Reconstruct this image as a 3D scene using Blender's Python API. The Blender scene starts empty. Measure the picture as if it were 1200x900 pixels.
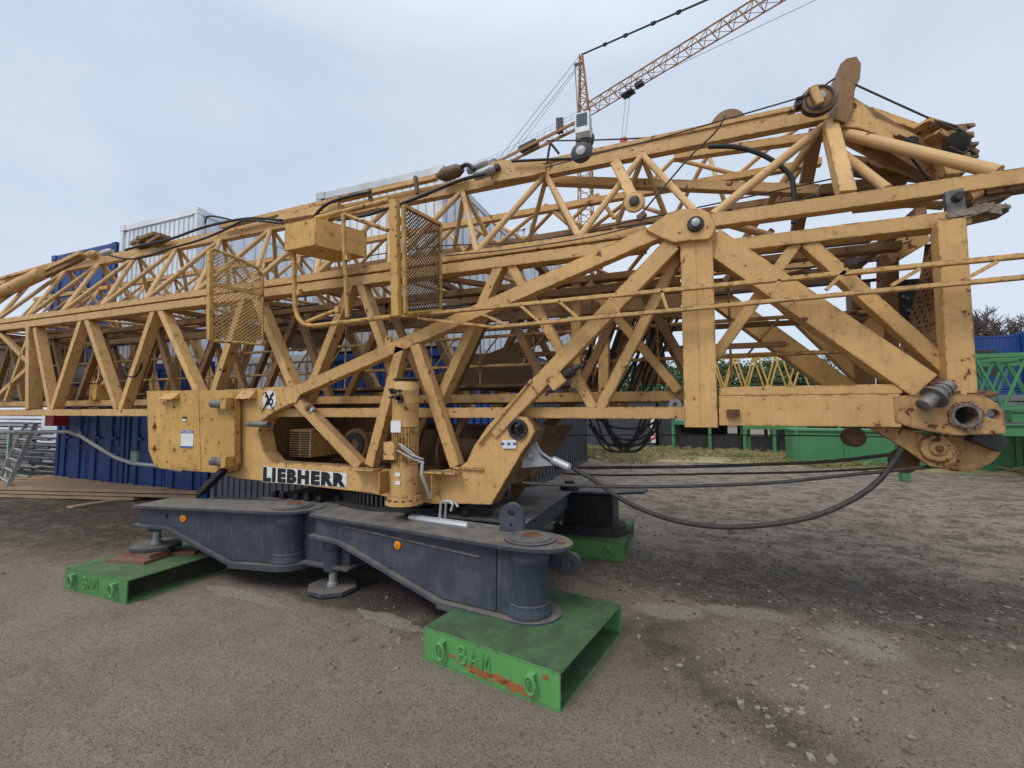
import bpy, bmesh, math, random
from mathutils import Vector, Matrix, noise
from mathutils.geometry import tessellate_polygon

random.seed(7)
scn = bpy.context.scene
COL = scn.collection
R = math.radians
V = Vector

# ------------------------------------------------------------------ survey
# the photograph was solved for its camera; world X runs along the crane, Y across it, Z up (metres)
EYE, FOC = 1.65, 520.0
PITCH, YAW = math.atan(33 / FOC), R(21.1)


def ray(u, v):
    x, z, y = (u - 600) / FOC, -(v - 450) / FOC, 1.0
    c, s = math.cos(PITCH), math.sin(PITCH)
    y, z = y * c - z * s, y * s + z * c
    c, s = math.cos(YAW), math.sin(YAW)
    return V((x * c - y * s, x * s + y * c, z))


def yp(u, v, y):
    d = ray(u, v)
    t = y / d.y
    return V((d.x * t, y, EYE + d.z * t))


def zp(u, v, z):
    d = ray(u, v)
    t = (z - EYE) / d.z
    return V((d.x * t, d.y * t, z))


# ------------------------------------------------------------------ mesh builder
ORG = {}


def tag(o, label=None, cat=None, group=None, kind=None):
    if label: o['label'] = label
    if cat: o['category'] = cat
    if group: o['group'] = group
    if kind: o['kind'] = kind
    return o


def empty(name, loc, label, cat, group=None):
    o = bpy.data.objects.new(name, None)
    COL.objects.link(o)
    o.empty_display_size = .2
    o.location = loc
    ORG[o.name] = V(loc)
    return tag(o, label, cat, group)


class MB:
    def __init__(s):
        s.v = []
        s.f = []

    def add(s, vs, fs):
        n = len(s.v)
        s.v += [V(p) for p in vs]
        s.f += [tuple(i + n for i in f) for f in fs]
        return s

    def hexa(s, c, a, b, d):
        c, a, b, d = V(c), V(a), V(b), V(d)
        vs = [c + i * a + j * b + k * d for i in (-1, 1) for j in (-1, 1) for k in (-1, 1)]
        if a.cross(b).dot(d) < 0:
            fs = [(0, 2, 3, 1), (4, 5, 7, 6), (0, 1, 5, 4), (2, 6, 7, 3), (0, 4, 6, 2), (1, 3, 7, 5)]
        else:
            fs = [(1, 3, 2, 0), (6, 7, 5, 4), (4, 5, 1, 0), (3, 7, 6, 2), (2, 6, 4, 0), (5, 7, 3, 1)]
        fs = [f[::-1] for f in fs]
        return s.add(vs, fs)

    def box(s, x0, x1, y0, y1, z0, z1):
        return s.hexa(((x0 + x1) / 2, (y0 + y1) / 2, (z0 + z1) / 2), ((x1 - x0) / 2, 0, 0), (0, (y1 - y0) / 2, 0), (0, 0, (z1 - z0) / 2))

    def beam(s, p, q, w, d, side=(0, 1, 0), ext=0.0):
        """bar from p to q: w in the plane of the face, d along 'side'"""
        p, q = V(p), V(q)
        t = (q - p).normalized()
        p, q = p - t * ext, q + t * ext
        sd = V(side)
        sd = (sd - t * sd.dot(t)).normalized()
        n = t.cross(sd).normalized()
        return s.hexa((p + q) / 2, (q - p) / 2, n * w / 2, sd * d / 2)

    def tube(s, pts, r, n=10, caps=True):
        pts = [V(p) for p in pts]
        rs = r if isinstance(r, (list, tuple)) else [r] * len(pts)
        rings = []
        prev = None
        m = len(pts)
        for i, p in enumerate(pts):
            if i == 0: t = pts[1] - p
            elif i == m - 1: t = p - pts[i - 1]
            else: t = (pts[i + 1] - p).normalized() + (p - pts[i - 1]).normalized()
            t.normalize()
            if prev is None:
                a = V((0, 0, 1)) if abs(t.z) < .9 else V((1, 0, 0))
                a = (a - t * a.dot(t)).normalized()
            else:
                a = (prev - t * prev.dot(t)).normalized()
            prev = a
            b = t.cross(a)
            rings.append([p + (a * math.cos(k * 2 * math.pi / n) + b * math.sin(k * 2 * math.pi / n)) * rs[i] for k in range(n)])
        vs = [q for rg in rings for q in rg]
        fs = []
        for i in range(m - 1):
            for k in range(n):
                k2 = (k + 1) % n
                fs.append((i * n + k, i * n + k2, (i + 1) * n + k2, (i + 1) * n + k))
        if caps:
            fs.append(tuple(range(n))[::-1])
            fs.append(tuple((m - 1) * n + k for k in range(n)))
        return s.add(vs, fs)

    def prism(s, loops, frame, d0, d1):
        """outline loops[0] with holes loops[1:], given in 2-D; frame(a, b, depth) -> world"""
        loops = [list(l) for l in loops]
        tri = tessellate_polygon([[V((a, b, 0)) for a, b in l] for l in loops])
        flat = [p for l in loops for p in l]
        n = len(flat)
        vs = [frame(a, b, d0) for a, b in flat] + [frame(a, b, d1) for a, b in flat]
        fs = []
        for t in tri:
            fs.append(tuple(t))
            fs.append(tuple(i + n for i in t)[::-1])
        k = 0
        for l in loops:
            m = len(l)
            for i in range(m):
                j = (i + 1) % m
                fs.append((k + i, k + j, k + j + n, k + i + n))
            k += m
        return s.add(vs, fs)

    def plate(s, poly, y0, y1, holes=()):
        return s.prism([poly] + list(holes), lambda a, b, d: V((a, d, b)), y0, y1)

    def lathe(s, o, axis, prof, n=24):
        """prof: list of (distance along axis, radius)"""
        o, ax = V(o), V(axis).normalized()
        a = V((0, 0, 1)) if abs(ax.z) < .9 else V((1, 0, 0))
        a = (a - ax * a.dot(ax)).normalized()
        b = ax.cross(a)
        vs, fs = [], []
        for h, r in prof:
            for k in range(n):
                w = k * 2 * math.pi / n
                vs.append(o + ax * h + (a * math.cos(w) + b * math.sin(w)) * r)
        for i in range(len(prof) - 1):
            for k in range(n):
                k2 = (k + 1) % n
                fs.append((i * n + k, i * n + k2, (i + 1) * n + k2, (i + 1) * n + k))
        fs.append(tuple(range(n))[::-1])
        fs.append(tuple((len(prof) - 1) * n + k for k in range(n)))
        return s.add(vs, fs)

    def build(s, name, mat, parent=None, label=None, smooth=True, org=None):
        if parent is not None: o0 = ORG[parent.name]
        elif org is not None: o0 = V(org)
        else:
            xs = [p.x for p in s.v]; ys = [p.y for p in s.v]; zs = [p.z for p in s.v]
            o0 = V(((min(xs) + max(xs)) / 2, (min(ys) + max(ys)) / 2, min(zs)))
        me = bpy.data.meshes.new(name)
        me.from_pydata([p - o0 for p in s.v], [], s.f)
        bm = bmesh.new(); bm.from_mesh(me)
        bmesh.ops.recalc_face_normals(bm, faces=bm.faces)
        bm.to_mesh(me); bm.free()
        if smooth:
            me.polygons.foreach_set('use_smooth', [True] * len(me.polygons))
            me.set_sharp_from_angle(angle=R(38))
        me.materials.append(mat)
        o = bpy.data.objects.new(name, me)
        COL.objects.link(o)
        if parent is not None: o.parent = parent
        else: o.location = o0
        ORG[o.name] = o0
        if label: o['label'] = label
        return o


def arc(cx, cz, r, a0, a1, n):
    return [(cx + r * math.cos(R(a0 + (a1 - a0) * i / n)), cz + r * math.sin(R(a0 + (a1 - a0) * i / n))) for i in range(n + 1)]


def circ(cx, cz, r, n=20):
    return [(cx + r * math.cos(2 * math.pi * i / n), cz + r * math.sin(2 * math.pi * i / n)) for i in range(n)]


def text_mb(txt, width, height, frame, off=0.0, depth=.002, spacing=1.0):
    cu = bpy.data.curves.new('lettering', 'FONT')
    cu.body = txt
    cu.offset = off
    cu.space_character = spacing
    cu.resolution_u = 3
    ob = bpy.data.objects.new('lettering', cu)
    COL.objects.link(ob)
    dg = bpy.context.evaluated_depsgraph_get()
    me = bpy.data.meshes.new_from_object(ob.evaluated_get(dg))
    xs = [v.co.x for v in me.vertices]; ys = [v.co.y for v in me.vertices]
    x0, x1, y0, y1 = min(xs), max(xs), min(ys), max(ys)
    m = MB()
    m.add([frame((v.co.x - x0) / (x1 - x0) * width, (v.co.y - y0) / (y1 - y0) * height) for v in me.vertices], [tuple(p.vertices) for p in me.polygons])
    bpy.data.objects.remove(ob)
    bpy.data.meshes.remove(me)
    return m


# ------------------------------------------------------------------ materials
def nm(name):
    m = bpy.data.materials.new(name)
    m.use_nodes = True
    nt = m.node_tree
    nt.nodes.clear()
    out = nt.nodes.new('ShaderNodeOutputMaterial')
    b = nt.nodes.new('ShaderNodeBsdfPrincipled')
    nt.links.new(b.outputs[0], out.inputs[0])
    return m, nt, b


class N:
    """tiny node helper"""
    def __init__(s, nt): s.nt = nt

    def new(s, t, **kw):
        n = s.nt.nodes.new(t)
        for k, v in kw.items(): setattr(n, k, v)
        return n

    def link(s, a, b): s.nt.links.new(a, b)

    def put(s, sock, v):
        if isinstance(v, bpy.types.NodeSocket): s.link(v, sock)
        else: sock.default_value = v

    def math(s, op, a, b=0.0, clamp=False):
        n = s.new('ShaderNodeMath', operation=op, use_clamp=clamp)
        s.put(n.inputs[0], a); s.put(n.inputs[1], b)
        return n.outputs[0]

    def mix(s, f, a, b):
        n = s.new('ShaderNodeMix', data_type='RGBA')
        s.put(n.inputs[0], f)
        s.put(n.inputs[6], a if isinstance(a, bpy.types.NodeSocket) else (*a, 1))
        s.put(n.inputs[7], b if isinstance(b, bpy.types.NodeSocket) else (*b, 1))
        return n.outputs[2]

    def noise(s, vec, scale, detail=4, rough=.55, dist=0.0):
        n = s.new('ShaderNodeTexNoise')
        if vec is not None: s.link(vec, n.inputs['Vector'])
        n.inputs['Scale'].default_value = scale
        n.inputs['Detail'].default_value = detail
        n.inputs['Roughness'].default_value = rough
        n.inputs['Distortion'].default_value = dist
        return n.outputs[0]

    def ramp(s, f, lo, hi):
        n = s.new('ShaderNodeMapRange')
        n.clamp = True
        s.put(n.inputs[0], f)
        n.inputs[1].default_value = lo; n.inputs[2].default_value = hi
        return n.outputs[0]

    def mapping(s, vec, scale=(1, 1, 1), loc=(0, 0, 0), rot=(0, 0, 0)):
        n = s.new('ShaderNodeMapping')
        s.link(vec, n.inputs[0])
        n.inputs['Scale'].default_value = scale
        n.inputs['Location'].default_value = loc
        n.inputs['Rotation'].default_value = rot
        return n.outputs[0]


def scl(c, k): return tuple(min(1, x * k) for x in c)


def paint(name, base, rust=.5, edge=.6, grime=.5, rough=.5, dirt_top=None, rustcol=(.085, .03, .014), grimecol=(.09, .06, .035), tscale=1.0, bevel=.008, patch=None, topmin=.4):
    """old machine paint: faded patches, run-down streaks, chips along the edges, grime that settled on flat tops"""
    m, nt, b = nm(name)
    k = N(nt)
    co = k.new('ShaderNodeTexCoord').outputs['Object']
    geo = k.new('ShaderNodeNewGeometry')
    big = k.noise(co, 1.7 * tscale, 5)
    mid = k.noise(co, 7 * tscale, 5, .6)
    fine = k.noise(co, 38 * tscale, 4, .7)
    col = k.mix(k.ramp(big, .32, .7), scl(base, .74), scl(base, 1.1))
    col = k.mix(k.math('MULTIPLY', k.ramp(mid, .45, .75), .3), col, scl(base, .72))
    rnd = k.new('ShaderNodeObjectInfo').outputs['Random']
    col = k.mix(k.math('MULTIPLY', rnd, .55), col, k.mix(mid, scl(base, .62), scl((base[0] * .9, base[1] * .96, base[2] * 1.15), .9)))
    streak = k.noise(k.mapping(co, (22, 22, 2.2)), 1.6 * tscale, 5, .65)
    col = k.mix(k.math('MULTIPLY', k.ramp(streak, .52, .78), grime * .75), col, grimecol)
    col = k.mix(k.math('MULTIPLY', k.ramp(k.math('MULTIPLY', mid, big), .24, .42), grime * .5), col, scl(grimecol, 1.3))
    if patch:
        pm = k.ramp(k.noise(co, 3.1, 4, .6), .56, .6)
        col = k.mix(k.math('MULTIPLY', pm, .9), col, patch)
    bv = k.new('ShaderNodeBevel', samples=3)
    bv.inputs[0].default_value = bevel
    dt = k.new('ShaderNodeVectorMath', operation='DOT_PRODUCT')
    bv2 = k.new('ShaderNodeBevel', samples=3)
    bv2.inputs[0].default_value = bevel * 2.4
    k.link(bv2.outputs[0], dt.inputs[0]); k.link(geo.outputs['Normal'], dt.inputs[1])
    ed = k.ramp(dt.outputs['Value'], .995, .94)
    chip = k.noise(co, 15 * tscale, 5, .68)
    em = k.math('MULTIPLY', ed, k.ramp(chip, .68 - .17 * edge, .70 - .17 * edge))
    spots = k.ramp(k.noise(co, 11 * tscale, 6, .62), .70 - .08 * rust, .715 - .08 * rust)
    spots2 = k.ramp(k.noise(co, 33 * tscale, 3, .6), .75 - .07 * rust, .77 - .07 * rust)
    rm = k.math('MAXIMUM', em, k.math('MAXIMUM', spots, spots2))
    rcol = k.mix(fine, scl(rustcol, .5), scl(rustcol, 1.9))
    halo = k.ramp(k.noise(co, 11 * tscale, 6, .62), .58 - .07 * rust, .72 - .07 * rust)
    col = k.mix(k.math('MULTIPLY', halo, .4 * rust), col, (.3, .12, .04))
    col = k.mix(k.math('MULTIPLY', rm, .92), col, rcol)
    if dirt_top:
        sep = k.new('ShaderNodeSeparateXYZ')
        k.link(geo.outputs['Normal'], sep.inputs[0])
        dm = k.math('MULTIPLY', k.ramp(sep.outputs[2], .6, .9), k.math('ADD', topmin, k.math('MULTIPLY', 1 - topmin, k.ramp(k.math('ADD', k.math('MULTIPLY', mid, .6), k.math('MULTIPLY', big, .4)), .38, .56))))
        col = k.mix(k.math('MULTIPLY', dm, .9), col, k.mix(fine, scl(dirt_top, .6), scl(dirt_top, 1.4)))
        rgh = k.math('ADD', k.math('MULTIPLY', dm, .35), rough)
    else:
        rgh = rough
    k.link(col, b.inputs['Base Color'])
    rg = k.math('ADD', k.math('MULTIPLY', rm, .35), rgh)
    rg = k.math('ADD', k.math('MULTIPLY', k.math('SUBTRACT', mid, .5), .3), rg, clamp=True)
    k.link(rg, b.inputs['Roughness'])
    b.inputs['Specular IOR Level'].default_value = .35
    bp = k.new('ShaderNodeBump')
    bp.inputs['Strength'].default_value = .25
    bp.inputs['Distance'].default_value = .004
    k.link(k.math('SUBTRACT', k.math('ADD', fine, k.math('MULTIPLY', mid, .6)), rm), bp.inputs['Height'])
    k.link(bv.outputs[0], bp.inputs['Normal'])
    k.link(bp.outputs[0], b.inputs['Normal'])
    return m


def plain(name, base, rough=.6, var=.25, scale=6, metal=0.0, bump=.2, spec=.4):
    m, nt, b = nm(name)
    k = N(nt)
    co = k.new('ShaderNodeTexCoord').outputs['Object']
    a = k.noise(co, scale, 5, .6)
    c = k.noise(co, scale * 9, 4, .65)
    col = k.mix(k.ramp(a, .3, .7), scl(base, 1 - var), scl(base, 1 + var))
    col = k.mix(k.math('MULTIPLY', k.ramp(c, .45, .75), .35), col, scl(base, .55))
    k.link(col, b.inputs['Base Color'])
    b.inputs['Roughness'].default_value = rough
    b.inputs['Metallic'].default_value = metal
    b.inputs['Specular IOR Level'].default_value = spec
    bp = k.new('ShaderNodeBump')
    bp.inputs['Strength'].default_value = bump
    bp.inputs['Distance'].default_value = .004
    k.link(c, bp.inputs['Height'])
    k.link(bp.outputs[0], b.inputs['Normal'])
    return m


def woodmat(name, base):
    m, nt, b = nm(name)
    k = N(nt)
    co = k.new('ShaderNodeTexCoord').outputs['Object']
    g = k.noise(k.mapping(co, (1.2, 14, 14)), 3, 5, .6, .4)
    g2 = k.noise(co, 1.4, 3)
    col = k.mix(g, scl(base, .5), scl(base, 1.35))
    col = k.mix(k.math('MULTIPLY', k.ramp(g2, .45, .7), .5), col, (.16, .14, .12))
    k.link(col, b.inputs['Base Color'])
    b.inputs['Roughness'].default_value = .85
    bp = k.new('ShaderNodeBump'); bp.inputs['Strength'].default_value = .4; bp.inputs['Distance'].default_value = .004
    k.link(g, bp.inputs['Height']); k.link(bp.outputs[0], b.inputs['Normal'])
    return m


YEL = (.68, .41, .155)
M = {}
M['yellow'] = paint('weathered crane paint', YEL, rust=.75, edge=.95, grime=.36, dirt_top=(.2, .13, .07), bevel=.010)
M['yellow_fresh'] = paint('fresher yellow paint', (.64, .375, .105), rust=.95, edge=.95, grime=.36, bevel=.010)  # more saturated yellow paint of the gates, tail plate and boxes
M['yellow_rusty'] = paint('rust bitten heel paint', (.56, .33, .13), rust=1.35, edge=1.1, grime=.75, dirt_top=(.12, .07, .04), bevel=.012)
M['yellow_shaded'] = paint('shade darkened crane paint', (.27, .15, .06), rust=.8, edge=.8, grime=.7)  # crane yellow darkened to carry shade inside the lattice; rust and grime are wear
M['yellow_tube'] = paint('lattice tube paint', (.66, .41, .17), rust=.45, edge=.2, grime=.3, bevel=.004)
M['mesh'] = plain('dull wire mesh', (.42, .27, .11), .7, .3, 9)
M['brown'] = paint('brown sheet', (.17, .10, .05), rust=.8, edge=.7, grime=.7)
M['slate'] = paint('slate grey outrigger paint', (.056, .067, .09), rust=-.1, edge=.5, grime=.5, dirt_top=(.175, .155, .125), grimecol=(.17, .155, .13), rustcol=(.1, .08, .07))
M['black_paint'] = paint('near black paint', (.022, .024, .03), rust=-.5, edge=.3, grime=.4, dirt_top=(.07, .06, .05))
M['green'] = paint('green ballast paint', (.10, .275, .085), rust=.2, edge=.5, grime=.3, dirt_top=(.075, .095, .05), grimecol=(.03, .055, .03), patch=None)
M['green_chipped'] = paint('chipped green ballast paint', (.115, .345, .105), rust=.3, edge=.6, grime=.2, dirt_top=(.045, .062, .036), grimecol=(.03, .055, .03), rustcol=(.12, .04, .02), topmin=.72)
M['green_bead'] = plain('green paint on weld beads', (.12, .31, .11), .5, .12)
M['green_yard'] = paint('faded yard green', (.07, .25, .10), rust=.2, edge=.3, grime=.4, tscale=.5)
M['green_pale'] = plain('pale green boards', (.30, .42, .33), .7)
M['steel'] = plain('dull galvanised steel', (.36, .37, .37), .5, .25, 9, .35)
M['steel_worn'] = plain('worn greasy steel', (.17, .16, .15), .5, .5, 16, .4, .5)
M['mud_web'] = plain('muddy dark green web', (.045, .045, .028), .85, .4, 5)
M['alu'] = plain('aluminium', (.5, .51, .52), .42, .15, 5, .5)
M['dark'] = plain('greasy dark steel', (.03, .029, .028), .5, .4, 8)
M['rubber'] = plain('black rubber', (.018, .018, .019), .55, .3, 12)
M['rope'] = plain('greased wire rope', (.045, .04, .036), .6, .4, 25)
M['rustring'] = plain('crusted rusty steel', (.20, .155, .12), .85, .6, 40, 0, .8)
M['rust'] = plain('bare rust', (.13, .055, .026), .85, .5, 14, 0, .5)
M['white'] = plain('white sticker', (.72, .72, .70), .45, .06, 5, 0, .03)
M['blacktext'] = plain('black lettering', (.012, .012, .014), .5, .1)
M['bluetext'] = plain('blue print', (.05, .12, .40), .5, .1)
M['orange'] = plain('amber reflector', (.80, .26, .01), .25, .1)
M['red'] = plain('red sheet', (.45, .03, .03), .5, .15)
M['blue'] = paint('container blue', (.02, .066, .245), rust=.1, edge=.35, grime=.3, tscale=.6)
M['blue_bright'] = paint('bright container blue', (.02, .085, .34), rust=.1, edge=.3, grime=.25, tscale=.6)
M['whitebox'] = paint('container white', (.80, .84, .88), rust=-.6, edge=.1, grime=.15, tscale=.6, grimecol=(.25, .25, .25))
M['greybox'] = plain('dark grey container', (.05, .055, .065), .6, .2, 3)
M['grey_mid'] = plain('grey sheet', (.16, .17, .19), .6, .2, 3)
M['wood'] = woodmat('weathered planks', (.47, .315, .19))
M['woodred'] = woodmat('rust stained block', (.2, .085, .045))
M['bark'] = plain('bare twigs', (.11, .085, .07), .9, .3, 3)
M['bgyellow'] = plain('distant crane yellow', (.34, .17, .055), .6, .15, .5)
M['bggrey'] = plain('distant crane grey', (.3, .31, .32), .6, .15, .5)
M['bgtan'] = plain('distant lattice yellow', (.55, .33, .07), .6, .15, .8)
M['glass'] = plain('cab glass', (.06, .08, .1), .08, .1, 2, 0, 0, .8)


def leafmat():
    m, nt, b = nm('far green leaves')
    k = N(nt)
    co = k.new('ShaderNodeTexCoord').outputs['Object']
    k.link(k.mix(k.ramp(k.noise(co, .9, 4), .35, .65), (.045, .09, .035), (.10, .16, .065)), b.inputs['Base Color'])
    b.inputs['Roughness'].default_value = .8
    return m


def grassmat():
    m, nt, b = nm('dry grass')
    k = N(nt)
    co = k.new('ShaderNodeTexCoord').outputs['Object']
    k.link(k.mix(k.ramp(k.noise(co, .8, 5), .4, .62), (.34, .26, .14), (.16, .17, .06)), b.inputs['Base Color'])
    b.inputs['Roughness'].default_value = .9
    return m


M['leaf'] = leafmat()
M['grass'] = grassmat()


def groundmat():
    m, nt, b = nm('packed yard soil')
    k = N(nt)
    co = k.new('ShaderNodeTexCoord').outputs['Object']
    warp = k.new('ShaderNodeTexNoise'); warp.inputs['Scale'].default_value = 2.6; warp.inputs['Detail'].default_value = 8
    warp.inputs['Roughness'].default_value = .72
    k.link(co, warp.inputs['Vector'])
    wv = k.new('ShaderNodeVectorMath', operation='MULTIPLY_ADD')
    k.link(warp.outputs['Color'], wv.inputs[0])
    wv.inputs[1].default_value = (.7, .7, 0)
    k.link(co, wv.inputs[2])
    wco = wv.outputs[0]

    def blob(cx, cy, rx, ry, rot=0, soft=.35, fine=False):
        # an ellipse on the ground whose rim is broken up by noise (the warp shifts by 0.65 on average)
        v = k.new('ShaderNodeVectorMath', operation='SUBTRACT')
        k.link(wv2.outputs[0] if fine else wco, v.inputs[0]); v.inputs[1].default_value = (cx + .12, cy + .12, 0) if fine else (cx + .35, cy + .35, 0)
        v2 = k.mapping(v.outputs[0], (1 / rx, 1 / ry, 0), rot=(0, 0, 0))
        if rot:
            vr = k.new('ShaderNodeVectorRotate', rotation_type='Z_AXIS')
            k.link(v.outputs[0], vr.inputs[0]); vr.inputs['Angle'].default_value = -R(rot)
            v2 = k.mapping(vr.outputs[0], (1 / rx, 1 / ry, 0))
        ln = k.new('ShaderNodeVectorMath', operation='LENGTH')
        k.link(v2, ln.inputs[0])
        return k.ramp(ln.outputs['Value'], 1 + soft, 1 - soft)

    wv2 = k.new('ShaderNodeVectorMath', operation='MULTIPLY_ADD')
    k.link(warp.outputs['Color'], wv2.inputs[0]); wv2.inputs[1].default_value = (.24, .24, 0); k.link(co, wv2.inputs[2])

    def mx(l):
        a = l[0]
        for q in l[1:]: a = k.math('MAXIMUM', a, q)
        return a

    n1 = k.noise(co, .35, 5)
    n2 = k.noise(co, 1.9, 6, .62)
    n3 = k.noise(co, 13, 6, .7)
    n4 = k.noise(co, 70, 5, .8)
    n5 = k.noise(co, 190, 3, .7)
    strk = k.noise(k.mapping(co, (1.0, 1.35, 1), rot=(0, 0, .25)), 2.6, 10, .8, .3)
    clod = k.noise(co, 5.5, 8, .78, .3)
    col = k.mix(k.ramp(n1, .35, .65), (.325, .27, .21), (.395, .33, .26))
    col = k.mix(k.math('MULTIPLY', k.ramp(n2, .42, .72), .55), col, (.235, .186, .142))
    col = k.mix(k.math('MULTIPLY', k.ramp(n3, .5, .68), .4), col, (.155, .12, .09))
    sepc = k.new('ShaderNodeSeparateXYZ'); k.link(co, sepc.inputs[0])
    # the trampled, looser soil: right of and beyond the near slab, and far left
    far_a = k.math('ADD', k.math('MULTIPLY', k.ramp(sepc.outputs[1], 3.3, 4.6), k.ramp(sepc.outputs[0], -1.2, .4)), k.math('MULTIPLY', k.ramp(sepc.outputs[0], -5.2, -6.6), k.ramp(sepc.outputs[1], 2.5, 3.6)), clamp=True)
    far_a = k.math('MAXIMUM', far_a, k.ramp(sepc.outputs[1], 6.0, 8.0))
    col = k.mix(k.math('MULTIPLY', far_a, .22), col, (.40, .315, .235))
    col = k.mix(k.math('MULTIPLY', far_a, k.math('MULTIPLY', k.ramp(strk, .47, .56), .85)), col, k.mix(n4, (.07, .054, .041), (.15, .116, .09)))
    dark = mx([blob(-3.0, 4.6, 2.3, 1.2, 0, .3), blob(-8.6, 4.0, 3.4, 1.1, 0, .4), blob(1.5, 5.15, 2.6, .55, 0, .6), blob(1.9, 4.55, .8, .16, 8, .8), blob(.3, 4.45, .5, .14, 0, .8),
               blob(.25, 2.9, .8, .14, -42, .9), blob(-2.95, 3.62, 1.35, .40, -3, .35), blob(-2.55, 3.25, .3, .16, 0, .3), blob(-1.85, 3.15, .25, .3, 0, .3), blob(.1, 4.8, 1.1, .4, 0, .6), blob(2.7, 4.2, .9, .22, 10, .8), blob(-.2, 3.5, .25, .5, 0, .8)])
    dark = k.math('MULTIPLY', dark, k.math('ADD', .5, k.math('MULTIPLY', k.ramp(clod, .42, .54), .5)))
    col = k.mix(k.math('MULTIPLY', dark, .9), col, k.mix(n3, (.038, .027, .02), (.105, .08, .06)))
    wetp = mx([blob(-2.93, 3.3, .85, .25, -6, .12, True), blob(-1.8, 3.45, .5, .2, -8, .12, True), blob(-3.9, 3.5, .7, .35, 0, .2, True)])
    col = k.mix(k.math('MULTIPLY', wetp, .8), col, (.075, .057, .043))
    light = mx([blob(-3.75, 2.96, .52, .085, -4, .1, True), blob(-2.22, 3.03, .36, .075, -8, .1, True), blob(-.15, 4.02, .28, .15, 0, .18, True), blob(.42, 4.17, .34, .12, 0, .18, True), blob(1.15, 3.95, .22, .25, 0, .3, True)])
    col = k.mix(k.math('MULTIPLY', light, k.math('ADD', .65, k.math('MULTIPLY', n2, .5), True)), col, k.mix(n3, (.38, .33, .27), (.50, .44, .37)))
    # grit: dark crumbs, pale grains, a few bright specks
    col = k.mix(k.math('MULTIPLY', k.ramp(n4, .50, .60), .7), col, (.075, .058, .044))
    col = k.mix(k.math('MULTIPLY', k.ramp(n5, .57, .63), .65), col, (.42, .38, .32))
    col = k.mix(k.math('MULTIPLY', k.ramp(n5, .43, .37), .7), col, (.05, .042, .036))
    vor = k.new('ShaderNodeTexVoronoi'); vor.inputs['Scale'].default_value = 48
    k.link(co, vor.inputs['Vector'])
    sp = k.new('ShaderNodeSeparateColor'); k.link(vor.outputs['Color'], sp.inputs[0])
    speck = k.math('MULTIPLY', k.math('GREATER_THAN', sp.outputs[0], .975), k.ramp(vor.outputs['Distance'], .32, .22))
    col = k.mix(k.math('MULTIPLY', speck, .65), col, (.38, .36, .32))
    k.link(col, b.inputs['Base Color'])
    wet = k.math('SUBTRACT', k.math('SUBTRACT', .95, k.math('MULTIPLY', dark, .15)), k.math('MULTIPLY', wetp, .2))
    k.link(wet, b.inputs['Roughness'])
    b.inputs['Specular IOR Level'].default_value = .25
    bp = k.new('ShaderNodeBump')
    bp.inputs['Strength'].default_value = 1.0
    bp.inputs['Distance'].default_value = .04
    h = k.math('ADD', k.math('MULTIPLY', n3, .7), k.math('MULTIPLY', n4, .55))
    h = k.math('ADD', h, k.math('MULTIPLY', n5, .2))
    h = k.math('ADD', h, k.math('MULTIPLY', k.math('MULTIPLY', far_a, clod), 1.6))
    h = k.math('SUBTRACT', h, k.math('MULTIPLY', light, .3))
    k.link(h, bp.inputs['Height'])
    k.link(bp.outputs[0], b.inputs['Normal'])
    return m


M['ground'] = groundmat()

# ------------------------------------------------------------------ ground
FLAT = [(-1.05, 3.0, .75), (-5.0, 3.1, .8), (-.95, 5.75, .8), (-3.17, 3.36, .2)]


def gz(x, y):
    if abs(x) > 30 or y > 40 or y < -6: return 0.0
    p = V((x, y, 0))
    h = .020 * noise.noise(p * .7) + .012 * noise.noise(p * 2.3) + .007 * noise.noise(p * 6.1)
    rough = min(1, max(0, (y - 3.6) / 2)) if x > -.3 else min(1, max(0, (-x - 5.8) / 2)) * min(1, max(0, (y - 2.6)))
    q = V((x * .6, y * 2.2, 3))
    h += rough * (.03 * noise.noise(q * 1.1) + .02 * noise.noise(q * 2.6))
    c_ = noise.noise(p * 4.3 + V((7, 3, 1)))
    h += rough * (.035 * max(0, c_) ** 1.2 + .022 * max(0, noise.noise(p * 9.5)) + .012 * noise.noise(p * 17))
    h += rough * .012 * noise.noise(p * 11) + .003 * noise.noise(p * 19)
    for cx, cy, r in FLAT:
        d = math.hypot(x - cx, y - cy)
        h *= min(1, max(0.1, (d - r * .7) / (r * .6)))
    return h


def axis_vals(lo, hi, step, far, neg=True):
    a = []
    n = int((hi - lo) / step)
    a = [lo + i * step for i in range(n + 1)]
    s = step
    x = hi
    while x < far:
        s *= 1.22; x += s; a.append(x)
    s = step; x = lo
    pre = []
    while x > -far:
        s *= 1.22; x -= s; pre.append(x)
    return pre[::-1] + a


xs = axis_vals(-7.5, 5.0, .033, 900)
ys = axis_vals(1.2, 9.5, .033, 900)
g = MB()
g.v = [V((x, y, gz(x, y))) for y in ys for x in xs]
nx = len(xs)
g.f = [(j * nx + i, j * nx + i + 1, (j + 1) * nx + i + 1, (j + 1) * nx + i) for j in range(len(ys) - 1) for i in range(nx - 1)]
go = g.build('ground', M['ground'], org=(0, 0, 0))
go['kind'] = 'structure'

# gravel lying on the soil: nobody could count it
ico = bmesh.new(); bmesh.ops.create_icosphere(ico, subdivisions=1, radius=1)
IV = [v.co.copy() for v in ico.verts]; IF = [tuple(v.index for v in f.verts) for f in ico.faces]; ico.free()


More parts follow.
